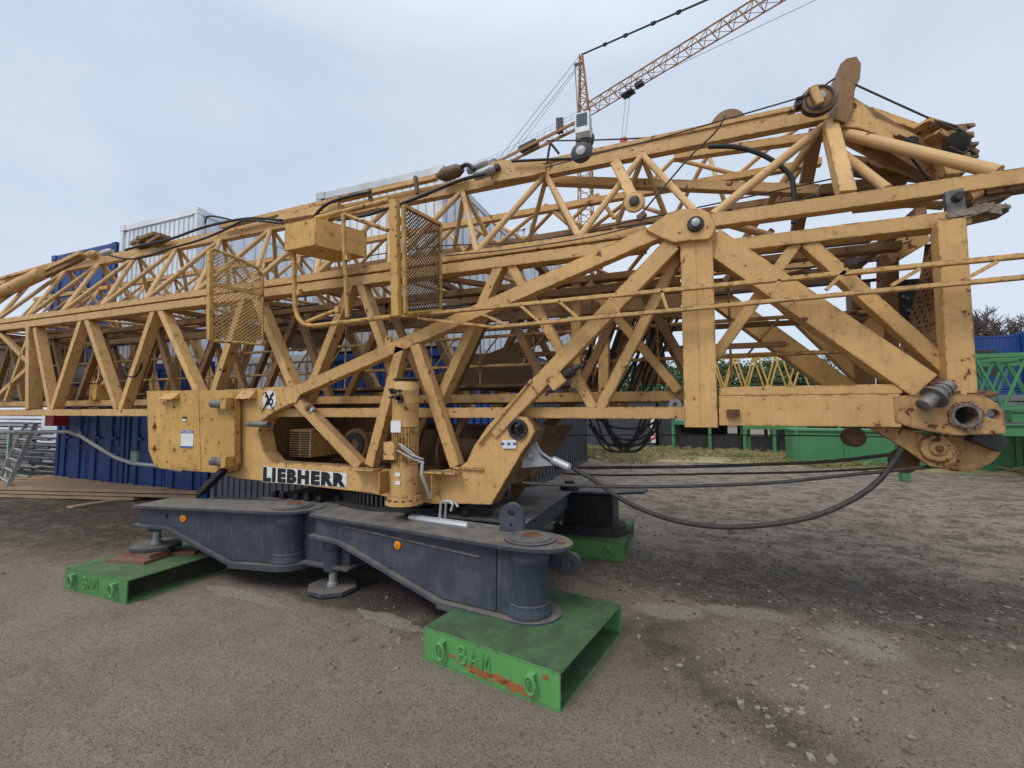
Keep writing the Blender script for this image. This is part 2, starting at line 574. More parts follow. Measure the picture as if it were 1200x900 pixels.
def stone(mb, x, y, r):
    sx, sy, sz = r * random.uniform(.7, 1.4), r * random.uniform(.7, 1.3), r * random.uniform(.35, .8)
    a = random.uniform(0, 6.28)
    c, s = math.cos(a), math.sin(a)
    z0 = gz(x, y) + sz * .35
    sd = random.uniform(0, 99)
    vs = []
    for v in IV:
        k = 1 + .45 * noise.noise(v * 1.7 + V((sd, sd, 0)))
        X, Y = v.x * sx * k, v.y * sy * k
        vs.append(V((x + X * c - Y * s, y + X * s + Y * c, z0 + v.z * sz * k)))
    mb.add(vs, IF)


st = MB()
cl = [(.55, 3.25, .35), (.75, 3.6, .35), (1.1, 3.85, .4), (.45, 2.9, .3), (1.7, 4.3, .6), (-.1, 5.0, .6), (-.5, 4.4, .4), (.6, 4.6, .5), (2.2, 5.2, .7), (-7.5, 4.0, 1.6), (-1.95, 2.75, .25)]
for i in range(1300):
    cx, cy, r = random.choice(cl)
    x, y = random.gauss(cx, r), random.gauss(cy, r)
    if y < 1.7: continue
    if -1.75 < x < -.35 and 2.4 < y < 3.6: continue
    if -5.6 < x < -4.3 and 2.4 < y < 3.9: continue
    stone(st, x, y, random.choice([.004, .005, .005, .006, .006, .007, .008, .009, .011, .016, .022]))
for i in range(5200):
    x, y = random.uniform(-6, 4), random.uniform(1.4, 5.5)
    if -1.75 < x < -.35 and 2.4 < y < 3.6: continue
    if -5.6 < x < -4.3 and 2.4 < y < 3.9: continue
    stone(st, x, y, random.choice([.003, .004, .004, .005, .006, .008]))
gravel_m, gnt, gb = nm('gravel stones')
gk = N(gnt)
gco = gk.new('ShaderNodeTexCoord').outputs['Object']
gk.link(gk.mix(gk.ramp(gk.noise(gco, 9, 3), .35, .65), (.12, .10, .082), (.27, .24, .20)), gb.inputs['Base Color'])
gb.inputs['Roughness'].default_value = .9
gr = st.build('gravel', gravel_m, org=(0, 0, 0), smooth=False)
tag(gr, 'loose pale gravel stones scattered over the packed soil', 'gravel', kind='stuff')

# crumbs and clods of dark soil where the yard was churned up
cr = MB()
bands = [(1.6, 5.15, 2.0, .32, 2600), (.2, 4.75, .9, .22, 1200), (.05, 3.25, .22, .22, 350), (.45, 2.75, .3, .15, 350), (2.3, 4.35, .7, .22, 600), (-8.2, 4.1, 1.8, .8, 1600), (2.5, 7.0, 2.2, 1.3, 1800), (.8, 3.7, .6, .4, 350), (-2.9, 3.6, .8, .25, 400)]
for cx, cy, sx, sy, n_ in bands:
    for i in range(n_):
        x, y = random.gauss(cx, sx), random.gauss(cy, sy)
        if y < 1.7 or (-1.75 < x < -.3 and 2.3 < y < 3.75) or (-5.6 < x < -4.3 and 2.4 < y < 4.3) or (-1.8 < x < -.55 and 5 < y < 6.4): continue
        stone(cr, x, y, random.choice([.003, .003, .004, .004, .005, .005, .006, .007, .008, .010, .013]) * (1.25 if y > 4.2 else .9))
co_m = plain('dark soil crumbs', (.10, .077, .058), .95, .45, 12)
tag(cr.build('soil_crumbs', co_m, org=(0, 0, 0), smooth=False), 'dark crumbs of churned soil lying across the yard', 'soil', kind='stuff')
sw_ = MB()
for i in range(260):
    x, y = random.choice([(1.6, 4.8, .9), (-.4, 4.6, .35), (2.4, 4.7, .6), (.4, 4.3, .5), (-6.2, 3.6, .8)])[:2]
    x += random.gauss(0, .7); y += random.gauss(0, .35)
    if (-1.75 < x < -.3 and 2.3 < y < 3.75): continue
    a = random.uniform(0, 3.14); l = random.uniform(.02, .09)
    z = gz(x, y) + .008
    d = V((math.cos(a), math.sin(a), random.uniform(-.05, .2))) * l
    sw_.tube([V((x, y, z)), V((x, y, z)) + d * .5 + V((0, 0, .006)), V((x, y, z)) + d], .0016, 4)
tag(sw_.build('straw', plain('dry straw', (.33, .26, .15), .9), org=(0, 0, 0)), 'bits of dry straw scattered on the soil', 'straw', kind='stuff')

# ------------------------------------------------------------------ the folded crane
ROOT = empty('folded_tower_crane', (-3.0, 4.4, 0), 'large yellow folded lattice crane on four slate grey legs, carrying white LIEBHERR lettering'.replace('LIEBHERR ', ''), 'crane')
YN, YF = 3.65, 5.05           # near and far faces of the lower lattice section
ZB, ZT = 1.645, 2.99          # its lower and upper chords
PX = lambda u, v, y=YN: yp(u, v, y)

# ---- lower lattice section
m = MB()
XL = -13.5
m.beam((XL, YN, ZB), (.02, YN, ZB), .092, .135)
tower = m.build('lattice_section', M['yellow'], ROOT)


def sub(mb, name, mat='yellow', par=None, label=None, smooth=True):
    return mb.build(name, M[mat], par if par is not None else tower, label, smooth)


def copy_at(o, dy):
    c = o.copy(); COL.objects.link(c); c.parent = o.parent
    c.location = (o.location.x, o.location.y + dy, o.location.z)
    return c


DF = YF - YN
# near upper chord in two lengths: the left one up to the pin plate, the right one a little lower
sub(MB().beam((XL, YN, ZT), (-.25, YN, ZT), .095, .135), 'chord')
sub(MB().beam((XL, YF, ZT), (1.6, YF, ZT), .095, .10), 'chord', 'yellow_shaded')
sub(MB().beam((XL, YF, ZB), (1.3, YF, ZB), .092, .10), 'chord', 'yellow_shaded')
sub(MB().beam((.2, YN, 2.885), (1.72, YN, 2.885), .095, .135), 'chord')


def brace(p, q, w, d=.07, mirror=True, name='diagonal_brace', mat='yellow', y=YN):
    a, b = PX(*p, y), PX(*q, y)
    o = sub(MB().beam(a, b, w, d), name, mat)
    if mirror:
        c = copy_at(o, DF)
    return o


# left of the machine plate: box posts and V braces, traced in the near face
brace((40, 384), (40, 480), .10, .16, name='post')
brace((46, 385), (64, 480), .085, .12)
brace((100, 375), (66, 480), .085, .12)
brace((106, 374), (142, 480), .085, .12)
brace((185, 364), (146, 480), .085, .12)
brace((192, 363), (245, 480), .085, .12)
brace((290, 350), (248, 480), .09, .12)
brace((303, 349), (358, 482), .09, .12)
brace((416, 331), (362, 470), .085, .12)
brace((424, 330), (478, 482), .08, .12)
brace((0, 389), (37, 427), .07, .06)
brace((0, 463), (37, 429), .06, .06)
brace((36, 392), (8, 470), .06, .06)
brace((-40, 400), (-62, 480), .08, .12)
brace((-40, 400), (-14, 482), .08, .12)
brace((590, 307), (512, 480), .085, .12)
brace((597, 306), (697, 480), .08, .10)
brace((797, 296), (703, 480), .08, .10)
brace((932, 287), (836, 420), .075, .09)
brace((944, 286), (1108, 434), .09, .10)

# end beam, posts and the big diagonal at the heel end
YE = 3.58
sub(MB().box(.235, 1.275, YE - .09, YE + .09, 1.556, 1.765), 'end_beam')
sub(MB().box(.24, 1.3, YE - .06, YE + .12, 1.768, 1.83), 'end_beam_rib')
sub(MB().box(.24, 1.3, YF - .09, YF + .09, 1.556, 1.765), 'end_beam', 'yellow_shaded')
# main post with a weld line down its middle
sub(MB().box(.005, .226, YE - .10, YE + .10, 1.54, 2.92), 'main_post')
sub(MB().box(.110, .1135, YE - .1025, YE - .1005, 1.55, 2.9), 'weld_line')
q = yp(859, 484, YE - .1)
sub(MB().box(q.x - .04, q.x + .04, YE - .13, YE - .085, q.z - .025, q.z + .025), 'stub_lug', 'rust')
q = yp(826, 0 + 470, YE)
q = yp(791, 474, 3.9)
sub(MB().plate(circ(q.x, q.z, .05, 18), 3.88, 3.91, [circ(q.x, q.z, .02, 12)]), 'guide_ring', 'steel')
sub(MB().box(.01, .22, YF - .1, YF + .1, 1.545, 2.92), 'main_post', 'yellow_shaded')
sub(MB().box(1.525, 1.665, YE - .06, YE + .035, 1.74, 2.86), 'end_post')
sub(MB().box(1.50, 1.65, YF - .06, YF + .10, 1.60, 2.86), 'end_post', 'yellow_shaded')
a, b = yp(832, 284, YE), yp(1078, 453, YE)
o = sub(MB().beam(a, b, .185, .14), 'main_diagonal')
copy_at(o, DF - .1).active_material = M['yellow']
# cross members between the two faces
for i, x in enumerate([-12, -11, -9.9, -8.6, -7.4, -6.2, -4.9, -3.6, -2.3, -1.2, .1, 1.5]):
    sub(MB().beam((x, YN, ZT - .01), (x, YF, ZT - .01), .06, .06, side=(0, 0, 1)), 'cross_member', 'yellow_shaded')
    sub(MB().beam((x, YN, ZB), (x, YF, ZB), .06, .06, side=(0, 0, 1)), 'cross_member', 'yellow_shaded')
    if x < 1 and i % 2 == 0:
        sub(MB().beam((x, YN, ZT - .02), (x + 1.2, YF, ZT - .02), .05, .05, side=(0, 0, 1)), 'plan_brace', 'yellow_shaded')

# pin plate where the frames meet, with its pin
pp = [(757, 270), (770, 260), (785, 250), (800, 246), (822, 246), (833, 252), (837, 264), (836, 276), (830, 281), (805, 283), (790, 285), (775, 279)]
pl = [(PX(u, v, 3.46).x, PX(u, v, 3.46).z) for u, v in pp]
gus = sub(MB().plate(pl, 3.44, 3.48), 'pin_plate')
sub(MB().plate([(x + .015, z - .02) for x, z in pl], 3.485, 3.60), 'pin_plate', 'yellow')
c = PX(815, 263, 3.44)
m = MB().lathe((c.x, 3.415, c.z), (0, 1, 0), [(0, .052), (.012, .058), (.03, .058)], 24)
pin = sub(m, 'pin', 'dark')
m = MB().lathe((c.x, 3.39, c.z), (0, 1, 0), [(0, .022), (.004, .03), (.026, .03)], 14)
sub(m, 'pin', 'steel')

# heel end casting: plate with bore, slotted hole, sheave and pin
he = [(1046, 464), (1075, 463), (1110, 461), (1150, 463), (1165, 472), (1175, 483), (1177, 508), (1120, 510), (1085, 505), (1064, 500), (1048, 494)]
hp = [(yp(u, v, 3.50).x, yp(u, v, 3.50).z) for u, v in he]
cb = yp(1128, 487, 3.50); ch = yp(1162, 485, 3.50)
heel = MB().plate(hp, 3.485, 3.535, [circ(cb.x, cb.z, .058, 24), circ(ch.x, ch.z, .03, 14)]).build('heel_plate', M['yellow_rusty'], ROOT)
MB().plate([(x, z) for x, z in hp], 3.68, 3.73, [circ(cb.x, cb.z, .058, 24), circ(ch.x, ch.z, .03, 14)]).build('heel_plate', M['yellow_shaded'], ROOT)
m = MB()
n = 28
prof = [(0, .060), (0, .082), (.04, .082)]
ring = MB().plate(circ(cb.x, cb.z, .070, 26), 3.455, 3.72, [circ(cb.x, cb.z, .056, 26)])
ring.build('bore_ring', M['rustring'], heel)
MB().lathe((cb.x, 3.60, cb.z), (0, 1, 0), [(0, .0555), (.02, .0555)], 20).build('bore_shade', M['dark'], heel)  # dark disc added for the shade inside the bore
m = MB()
for i in range(26):
    w = i * 2 * math.pi / 26
    rr = .072 + random.uniform(-.006, .010)
    m.hexa((cb.x + rr * math.cos(w), 3.475, cb.z + rr * math.sin(w)), (random.uniform(.006, .013), 0, 0), (0, .014, 0), (0, 0, random.uniform(.006, .012)))
m.build('crusted_rim', M['rustring'], heel)
p0, p1 = yp(1081, 476, 3.40), yp(1108, 455, 3.47)
ax = (p1 - p0)
m = MB().lathe(p0, ax, [(0, .03), (.005, .042), (.09, .042), (.092, .075), (.105, .075), (.107, .045), (.15, .045), (.152, .05), (.165, .05), (.167, .042), (.18, .042), (.182, .05), (.195, .05), (.197, .04), (.23, .04)], 18)
m.build('locking_pin', M['steel_worn'], heel)
for (u, v, s_) in [(1120, 458, .03), (1140, 460, .028), (1158, 462, .022), (1100, 448, .04)]:
    q = yp(u, v, 3.55)
    MB().hexa(q, (s_ * 1.6, .02, .008), (-.01, s_, .01), (0, 0, s_ * .35)).build('bracket', M['rust'], heel)
# sheave housing below
hs = [(1015, 500), (1050, 500), (1100, 512), (1117, 518), (1123, 530), (1118, 541), (1104, 548), (1088, 546), (1060, 526)]
pl = [(yp(u, v, 3.62).x, yp(u, v, 3.62).z) for u, v in hs]
hous = MB().plate(pl, 3.60, 3.63).build('sheave_housing', M['yellow_rusty'], ROOT)
c = yp(1097, 525, 3.60)
MB().lathe((c.x, 3.565, c.z), (0, 1, 0), [(0, .035), (.005, .045), (.012, .045), (.014, .085), (.034, .09)], 28).build('sheave', M['yellow_rusty'], hous)
MB().lathe((c.x, 3.545, c.z), (0, 1, 0), [(0, .015), (.004, .02), (.02, .02)], 12).build('axle', M['rust'], hous)
sec = [(c2[0], c2[1]) for c2 in arc(yp(1115, 505, 3.75).x, yp(1115, 508, 3.75).z, .24, 180, 355, 22)]
MB().plate(sec, 3.70, 3.80).build('rope_guard', M['yellow_rusty'], hous)
q = yp(1156, 515, 3.66)
MB().hexa(q, (.07, 0, -.035), (.02, 0, .04), (0, .04, 0)).build('bumper', M['dark'], hous)
q = yp(1000, 512, 3.8)
MB().lathe((q.x, 3.75, q.z), (0, 1, 0), [(0, .05), (.02, .07), (.08, .07)], 20).build('sheave', M['brown'], hous)
q = yp(1060, 540, 3.8)
MB().lathe((q.x, 3.78, q.z), (0, 1, 0), [(0, .06), (.02, .085), (.05, .085)], 20).build('sheave', M['brown'], hous)

# ---- inner telescoping section, darker, inside the lower one
YI, YI2 = 3.98, 4.78
m = MB().beam((XL, YI, 1.785), (1.25, YI, 1.785), .085, .09)
inner = m.build('inner_section', M['yellow'], ROOT)
for (y, z, mt) in [(YI2, 1.785, 'yellow_shaded'), (YI, 2.86, 'yellow_shaded'), (YI2, 2.86, 'yellow_shaded')]:
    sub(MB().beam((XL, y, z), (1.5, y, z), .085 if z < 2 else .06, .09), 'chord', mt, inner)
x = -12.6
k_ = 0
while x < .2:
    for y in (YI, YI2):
        mt = 'yellow_shaded'
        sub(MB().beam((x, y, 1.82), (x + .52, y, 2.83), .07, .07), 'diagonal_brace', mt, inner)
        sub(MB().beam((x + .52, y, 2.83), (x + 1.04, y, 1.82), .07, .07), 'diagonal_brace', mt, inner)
    sub(MB().beam((x, YI, 2.86), (x + .5, YI2, 2.86), .05, .05, side=(0, 0, 1)), 'plan_brace', 'yellow_shaded', inner)
    if k_ % 2: sub(MB().beam((x, YI, 1.79), (x, YI2, 1.79), .05, .05, side=(0, 0, 1)), 'cross_member', 'yellow_shaded', inner)
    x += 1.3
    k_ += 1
for u, v0, v1 in [(676, 328, 455), (708, 378, 462)]:
    a, b = yp(u, v0, 4.0), yp(u, v1, 4.0)
    sub(MB().beam(a, b, .09, .09), 'post', 'yellow', inner)
a, b = yp(690, 333, 3.9), yp(795, 458, 3.9)
sub(MB().beam(a, b, .075, .08), 'diagonal_brace', 'yellow', inner)
# closing sheets, brown with dirt
for us, y in [([(318, 360), (384, 366), (384, 404), (350, 412), (332, 404)], 4.3), ([(537, 455), (552, 415), (600, 412), (640, 440), (628, 462)], 4.55),
              ([(-30, 396), (36, 396), (36, 474), (-30, 474)], 4.5), ([(55, 402), (96, 400), (96, 470), (55, 472)], 4.85), ([(520, 352), (600, 335), (640, 360), (540, 380)], 4.6)]:
    sub(MB().plate([(yp(u, v, y).x, yp(u, v, y).z) for u, v in us], y, y + .02), 'closing_sheet', 'brown', inner)
# catwalk inside: floor and thin rails
sub(MB().box(-12, -.6, 4.1, 4.65, 1.90, 1.93), 'catwalk_floor', 'brown', inner)
m = MB()
for z in (2.12, 2.42):
    m.tube([(-12, 4.12, z), (1.35, 4.12, z)], .017, 6)
for i in range(22):
    m.tube([(-11.8 + i * .58, 4.12, 1.9), (-11.8 + i * .58, 4.12, 2.75)], .01, 6)
for i in range(12):
    m.tube([(-5 + i * .5, 4.14, 2.12), (-4.75 + i * .5, 4.14, 2.42)], .009, 6)
sub(m, 'catwalk_rail', 'yellow', inner)
m = MB()
for i in range(15):
    y = random.uniform(4.1, 4.75); z = random.uniform(2.70, 2.98)
    x0 = random.uniform(-9, -1); m.tube([(x0, y, z), (x0 + random.uniform(1.5, 3.5), y + random.uniform(-.1, .1), z + random.uniform(-.04, .04))], random.uniform(.008, .02), 6)
sub(m, 'cable_run', 'dark', inner)
for (x0, x1, y, z, w) in [(-6, .0, 4.35, 2.70, .12), (-3, .1, 4.6, 2.62, .07), (-9.5, -3, 4.2, 2.74, .1), (-2, .0, 3.85, 2.74, .06), (-.4, 1.4, 4.2, 2.40, .04), (-2.2, .9, 4.7, 2.30, .05)]:
    sub(MB().beam((x0, y, z), (x1, y + .02, z - .02), w, .05), 'rail', 'yellow_shaded', inner)

# bars running together towards the heel end
for (a, b, y, w) in [((912, 319), (1084, 274), 4.3, .07), ((1040, 306), (1086, 278), 4.1, .08), ((985, 268), (1090, 256), 4.4, .05), ((880, 296), (1020, 281), 4.6, .045), ((858, 250), (1010, 232), 4.3, .05), ((1000, 244), (1075, 236), 4.0, .06), ((848, 330), (905, 270), 4.75, .05)]:
    sub(MB().beam(yp(*a, y), yp(*b, y), w, .06), 'converging_bar', 'yellow' if w > .055 else 'yellow_shaded', inner)
# hoist winch inside the left bay
c = yp(117, 440, 4.2)
wn = MB().lathe((c.x - .12, 4.3, c.z + .03), (1, .0, 0), [(-.75, .05), (-.72, .17), (-.6, .21), (.0, .21), (.1, .17), (.11, .1)], 24).build('hoist_winch', M['grey_mid'], ROOT)
m = MB()
m.plate(circ(c.x + .16, c.z, .2, 20), 4.02, 4.05, [circ(c.x + .16, c.z, .16, 20)])
m.plate(circ(c.x + .34, c.z, .2, 20), 4.02, 4.05, [circ(c.x + .34, c.z, .16, 20)])
for i in range(8):
    w = i * math.pi / 4
    m.tube([(c.x + .1, 4.1 + .05 * math.cos(w), c.z + .16 * math.sin(w)), (c.x + .4, 4.1 + .05 * math.cos(w), c.z + .16 * math.sin(w))], .012, 6)
m.build('winch_cage', M['yellow'], wn)
m = MB().box(c.x - .75, c.x - .45, 3.9, 4.2, 1.83, 2.02)
m.build('switch_box', M['yellow'], wn)
m = MB().box(c.x + .42, c.x + .6, 3.88, 4.2, 1.83, 2.06)
m.build('motor_block', M['yellow_fresh'], wn)

# ---- triangular jib lying on top
JN, JF, JA = 3.65, 4.95, 4.30
JB, JT = 3.105, 4.14
m = MB().beam((XL, JN, JB), (-.25, JN, JB), .075, .085)
jib = m.build('jib_section', M['yellow'], ROOT)
sub(MB().beam((.2, JN, JB), (2.35, JN, JB + .005), .10, .085), 'chord', 'yellow', jib)
sub(MB().beam((XL, JF, JB), (1.9, JF, JB), .075, .085), 'chord', 'yellow', jib)
sub(MB().beam((XL, JA, JT), (1.18, JA, JT), .10, .085), 'ridge_chord', 'yellow', jib)
sub(MB().beam((XL, JA + .02, JT + .085), (.95, JA + .02, JT + .085), .055, .06), 'ridge_rail', 'yellow', jib)
x = .17
PITCHJ = .965
i = 0
while x > -13.2:
    b0 = (x, JN, JB + .03); b1 = (x - PITCHJ, JN, JB + .03); t = (x - PITCHJ / 2, JA - .02, JT - .03)
    r = .030
    sub(MB().tube([b0, t], r, 8), 'lacing_tube', 'yellow_tube', jib)
    sub(MB().tube([b1, t], r, 8), 'lacing_tube', 'yellow_tube', jib)
    f0 = (x - .1, JF, JB + .03); f1 = (x - PITCHJ - .1, JF, JB + .03); t2 = (x - PITCHJ / 2, JA + .02, JT - .03)
    if i < 11:
        sub(MB().tube([f0, t2], r * .9, 8), 'far_lacing_tube', 'yellow_tube', jib)
        sub(MB().tube([f1, t2], r * .9, 8), 'far_lacing_tube', 'yellow_tube', jib)
    sub(MB().tube([(x - .3, JN, JB), (x - .3 - PITCHJ / 2, JF, JB)], r * .7, 8), 'floor_lacing_tube', 'yellow_tube', jib)
    sub(MB().tube([(x - .3 - PITCHJ, JN, JB), (x - .3 - PITCHJ / 2, JF, JB)], r * .7, 8), 'floor_lacing_tube', 'yellow_tube', jib)
    x -= PITCHJ
    i += 1
# head bay: posts up to the apex and the tubes falling to the tip
ap = yp(965, 138, JA)
sub(MB().beam(yp(972, 146, JA - .08), yp(992, 230, JN), .10, .09), 'head_post', 'yellow', jib)
sub(MB().beam(yp(957, 150, JA + .05), (1.02, JF, JB + .05), .10, .09), 'head_post', 'yellow_shaded', jib)
sub(MB().tube([(.24, JN, JB + .05), ap + V((-.02, -.04, -.10))], .036, 10), 'lacing_tube', 'yellow_tube', jib)
sub(MB().tube([(.45, JF, JB + .05), ap + V((-.04, .06, -.10))], .034, 10), 'lacing_tube', 'yellow_tube', jib)
sub(MB().tube([yp(983, 155, JA - .05), yp(1170, 202, JN)], .043, 12), 'stay_tube', 'yellow_tube', jib)
sub(MB().tube([yp(985, 178, JA), yp(1040, 222, JN)], .032, 10), 'stay_tube', 'yellow_tube', jib)
sub(MB().tube([yp(985, 160, JA + .15), yp(1092, 216, JF - .3)], .04, 10), 'stay_tube', 'yellow_tube', jib)
sub(MB().tube([yp(1000, 225, JF), yp(1060, 186, JA + .3)], .03, 10), 'stay_tube', 'yellow_tube', jib)
sub(MB().tube([yp(852, 262, JN), yp(905, 277, 4.2)], .03, 10), 'stay_tube', 'yellow_tube', jib)
sub(MB().tube([yp(1030, 236, JN + .1), yp(1105, 241, JN + .1)], .03, 10), 'stay_tube', 'yellow_tube', jib)

# second jib length folded beside the first
m = MB().beam(yp(350, 296, 4.95), yp(962, 190, 4.95), .07, .07)
jib2 = m.build('folded_jib_tip', M['yellow'], ROOT)
sub(MB().beam(yp(790, 184, 4.65), yp(965, 160, 4.65), .075, .075), 'chord', 'yellow', jib2)
sub(MB().beam(yp(640, 212, 4.5), yp(958, 224, 4.5), .085, .085), 'tie_bar', 'yellow', jib2)
sub(MB().beam(yp(960, 224, 4.6), yp(1060, 212, 4.6), .085, .085), 'tie_bar', 'yellow_shaded', jib2)
sub(MB().beam(yp(380, 318, 5.45), yp(970, 226, 5.45), .07, .07), 'chord', 'yellow_shaded', jib2)
zig = [(500, 300), (540, 258), (585, 285), (640, 240), (665, 262), (700, 228), (720, 256), (790, 186), (865, 205), (905, 170), (935, 150)]
for a, b in zip(zig[:-1], zig[1:]):
    sub(MB().tube([yp(*a, 4.95), yp(*b, 4.95)], .024, 8), 'lacing_tube', 'yellow_tube', jib2)
zig2 = [(420, 312), (455, 276), (480, 305), (520, 268), (545, 295), (575, 258), (615, 282), (650, 245), (690, 270), (735, 236), (790, 255), (830, 180), (850, 240), (880, 204), (915, 232), (950, 180)]
for a, b in zip(zig2[:-1], zig2[1:]):
    sub(MB().tube([yp(*a, 5.35), yp(*b, 5.05)], .024, 8), 'lacing_tube', 'yellow_tube', jib2)

for i_ in range(11):
    xa = -4.6 - i_ * .72
    sub(MB().tube([(xa, 4.95, 3.98), (xa - .36, 5.45, 3.30)], .022, 7), 'lacing_tube', 'yellow_tube', jib2)
    sub(MB().tube([(xa - .36, 5.45, 3.30), (xa - .72, 4.95, 3.98)], .022, 7), 'lacing_tube', 'yellow_tube', jib2)
    sub(MB().tube([(xa, 4.95, 3.98), (xa - .36, 4.45, 3.25)], .022, 7), 'lacing_tube', 'yellow_tube', jib2)
    sub(MB().tube([(xa - .36, 4.45, 3.25), (xa - .72, 4.95, 3.98)], .022, 7), 'lacing_tube', 'yellow_tube', jib2)
sub(MB().beam((-12.6, 4.95, 4.0), (-4.4, 4.95, 4.0), .07, .07), 'chord', 'yellow', jib2)
sub(MB().beam((-12.6, 5.45, 3.28), (-4.0, 5.45, 3.28), .07, .07), 'chord', 'yellow_shaded', jib2)
sub(MB().beam((-12.6, 4.45, 3.23), (-4.0, 4.45, 3.23), .07, .07), 'chord', 'yellow_shaded', jib2)

# ---- mast head: horn, cheek plates, sheaves, tangle at the tip
hn = [(972, 150), (975, 125), (978, 108), (979, 88), (986, 82), (997, 80), (1002, 88), (1001, 105), (995, 118), (993, 140), (985, 155)]
pl = [(yp(u, v, 4.25).x, yp(u, v, 4.25).z) for u, v in hn]
head = MB().plate(pl, 4.12, 4.40).build('mast_head', M['yellow_shaded'], ROOT)
pk = [(980, 128), (1000, 116), (1012, 124), (1025, 140), (1044, 158), (1048, 168), (1028, 160), (1008, 152), (985, 150)]
MB().plate([(yp(u, v, 4.18).x, yp(u, v, 4.18).z) for u, v in pk], 4.16, 4.20).build('cheek_plate', M['yellow'], head)
pk = [(1018, 130), (1060, 145), (1090, 156), (1106, 172), (1080, 160), (1050, 150), (1030, 148)]
MB().plate([(yp(u, v, 4.42).x, yp(u, v, 4.42).z) for u, v in pk], 4.36, 4.50).build('cheek_plate', M['yellow'], head)
pk = [(1090, 170), (1105, 170), (1114, 200), (1122, 210), (1100, 212)]
MB().plate([(yp(u, v, 4.3).x, yp(u, v, 4.3).z) for u, v in pk], 4.2, 4.34).build('cheek_plate', M['yellow'], head)
MB().beam(yp(985, 130, 4.3), yp(1120, 212, 4.4), .20, .10).build('head_arm', M['yellow_shaded'], head)
MB().beam(yp(985, 192, 4.75), yp(1060, 205, 4.75), .14, .1).build('head_arm', M['yellow_shaded'], head)
MB().plate([(yp(u, v, 4.6).x, yp(u, v, 4.6).z) for u, v in [(1014, 190), (1038, 205), (1046, 222), (1018, 222)]], 4.58, 4.66).build('cheek_plate', M['yellow_shaded'], head)
c = yp(958, 119, 4.05)
sv = MB().lathe((c.x, 4.0, c.z), (0, 1, 0), [(0, .05), (.006, .105), (.02, .12), (.03, .105), (.045, .105), (.055, .12), (.07, .12)], 30).build('sheave', M['yellow_shaded'], head)
MB().lathe((c.x, 3.97, c.z), (0, 1, 0), [(0, .03), (.004, .04), (.035, .045)], 16).build('axle', M['steel'], sv)
MB().plate(circ(c.x, c.z, .100, 30), 3.996, 4.004, [circ(c.x, c.z, .086, 30)]).build('wheel_groove', M['dark'], sv)
MB().plate(circ(c.x, c.z, .127, 30), 4.03, 4.05, [circ(c.x, c.z, .09, 30)]).build('wheel_groove', M['dark'], sv)
MB().beam(yp(952, 102, 3.97), yp(961, 122, 3.97), .06, .03).build('retainer', M['yellow'], sv)
q = yp(937, 121, 4.05); MB().hexa(q, (.03, 0, .004), (0, .04, 0), (0, 0, .035)).build('limit_switch', M['dark'], sv)
for i, (u, v, sx, sz, tilt, mt) in enumerate([(1098, 150, .14, .02, -.3, 'yellow'), (1110, 158, .11, .018, .35, 'yellow_shaded'), (1118, 152, .12, .02, .18, 'yellow_shaded'), (1122, 163, .08, .03, .3, 'brown'),
                                             (1104, 164, .1, .02, -.4, 'yellow'), (1128, 178, .08, .02, -.3, 'yellow_shaded'), (1112, 176, .1, .03, .1, 'yellow_shaded'), (1122, 190, .08, .02, -.2, 'yellow')]):
    q = yp(u, v, 4.2 + .04 * (i % 4))
    MB().hexa(q, (sx * .8, .05, sx * tilt * .8), (-.02, .07, .015), (-sz * tilt, 0, sz * .7)).build('folded_bracket', M[mt], head)
for (u, v, r_, mt) in [(1120, 168, .075, 'dark'), (1066, 168, .05, 'dark')]:
    q = yp(u, v, 4.12)
    MB().lathe((q.x, q.y, q.z), (.5, 1, .5), [(0, r_ * .4), (.006, r_), (.02, r_ * .85), (.034, r_), (.04, r_ * .5)], 22).build('rope_sheave', M[mt], head)

for (a, b, y, w_, mt) in [((1040, 190), (1118, 214), 4.5, .09, 'yellow'), ((1000, 200), (1090, 210), 4.6, .06, 'yellow_shaded'), ((1092, 160), (1128, 204), 4.35, .05, 'yellow'), ((1012, 172), (1062, 168), 4.45, .05, 'yellow_shaded'), ((1010, 140), (1100, 178), 4.3, .06, 'yellow')]:
    MB().beam(yp(*a, y), yp(*b, y), w_, .06).build('head_bar', M[mt], head)
for i, (u, v) in enumerate([(1128, 160), (1133, 172), (1122, 184), (1136, 186), (1130, 194), (1112, 188), (1096, 158), (1084, 152)]):
    q = yp(u, v, 4.15 + .03 * i)
    MB().hexa(q, (random.uniform(.03, .06), 0, random.uniform(-.02, .02)), (0, .04, 0), (0, 0, random.uniform(.008, .02))).build('rusty_shackle', M['rustring' if i % 2 else 'yellow_rusty'], head)
pts_ = [yp(u, v, 4.1) for u, v in [(1088, 150), (1100, 143), (1120, 148), (1136, 160), (1138, 174), (1128, 180), (1112, 172)]]
MB().tube(pts_, .01, 6).build('loose_rope', M['rope'], head)
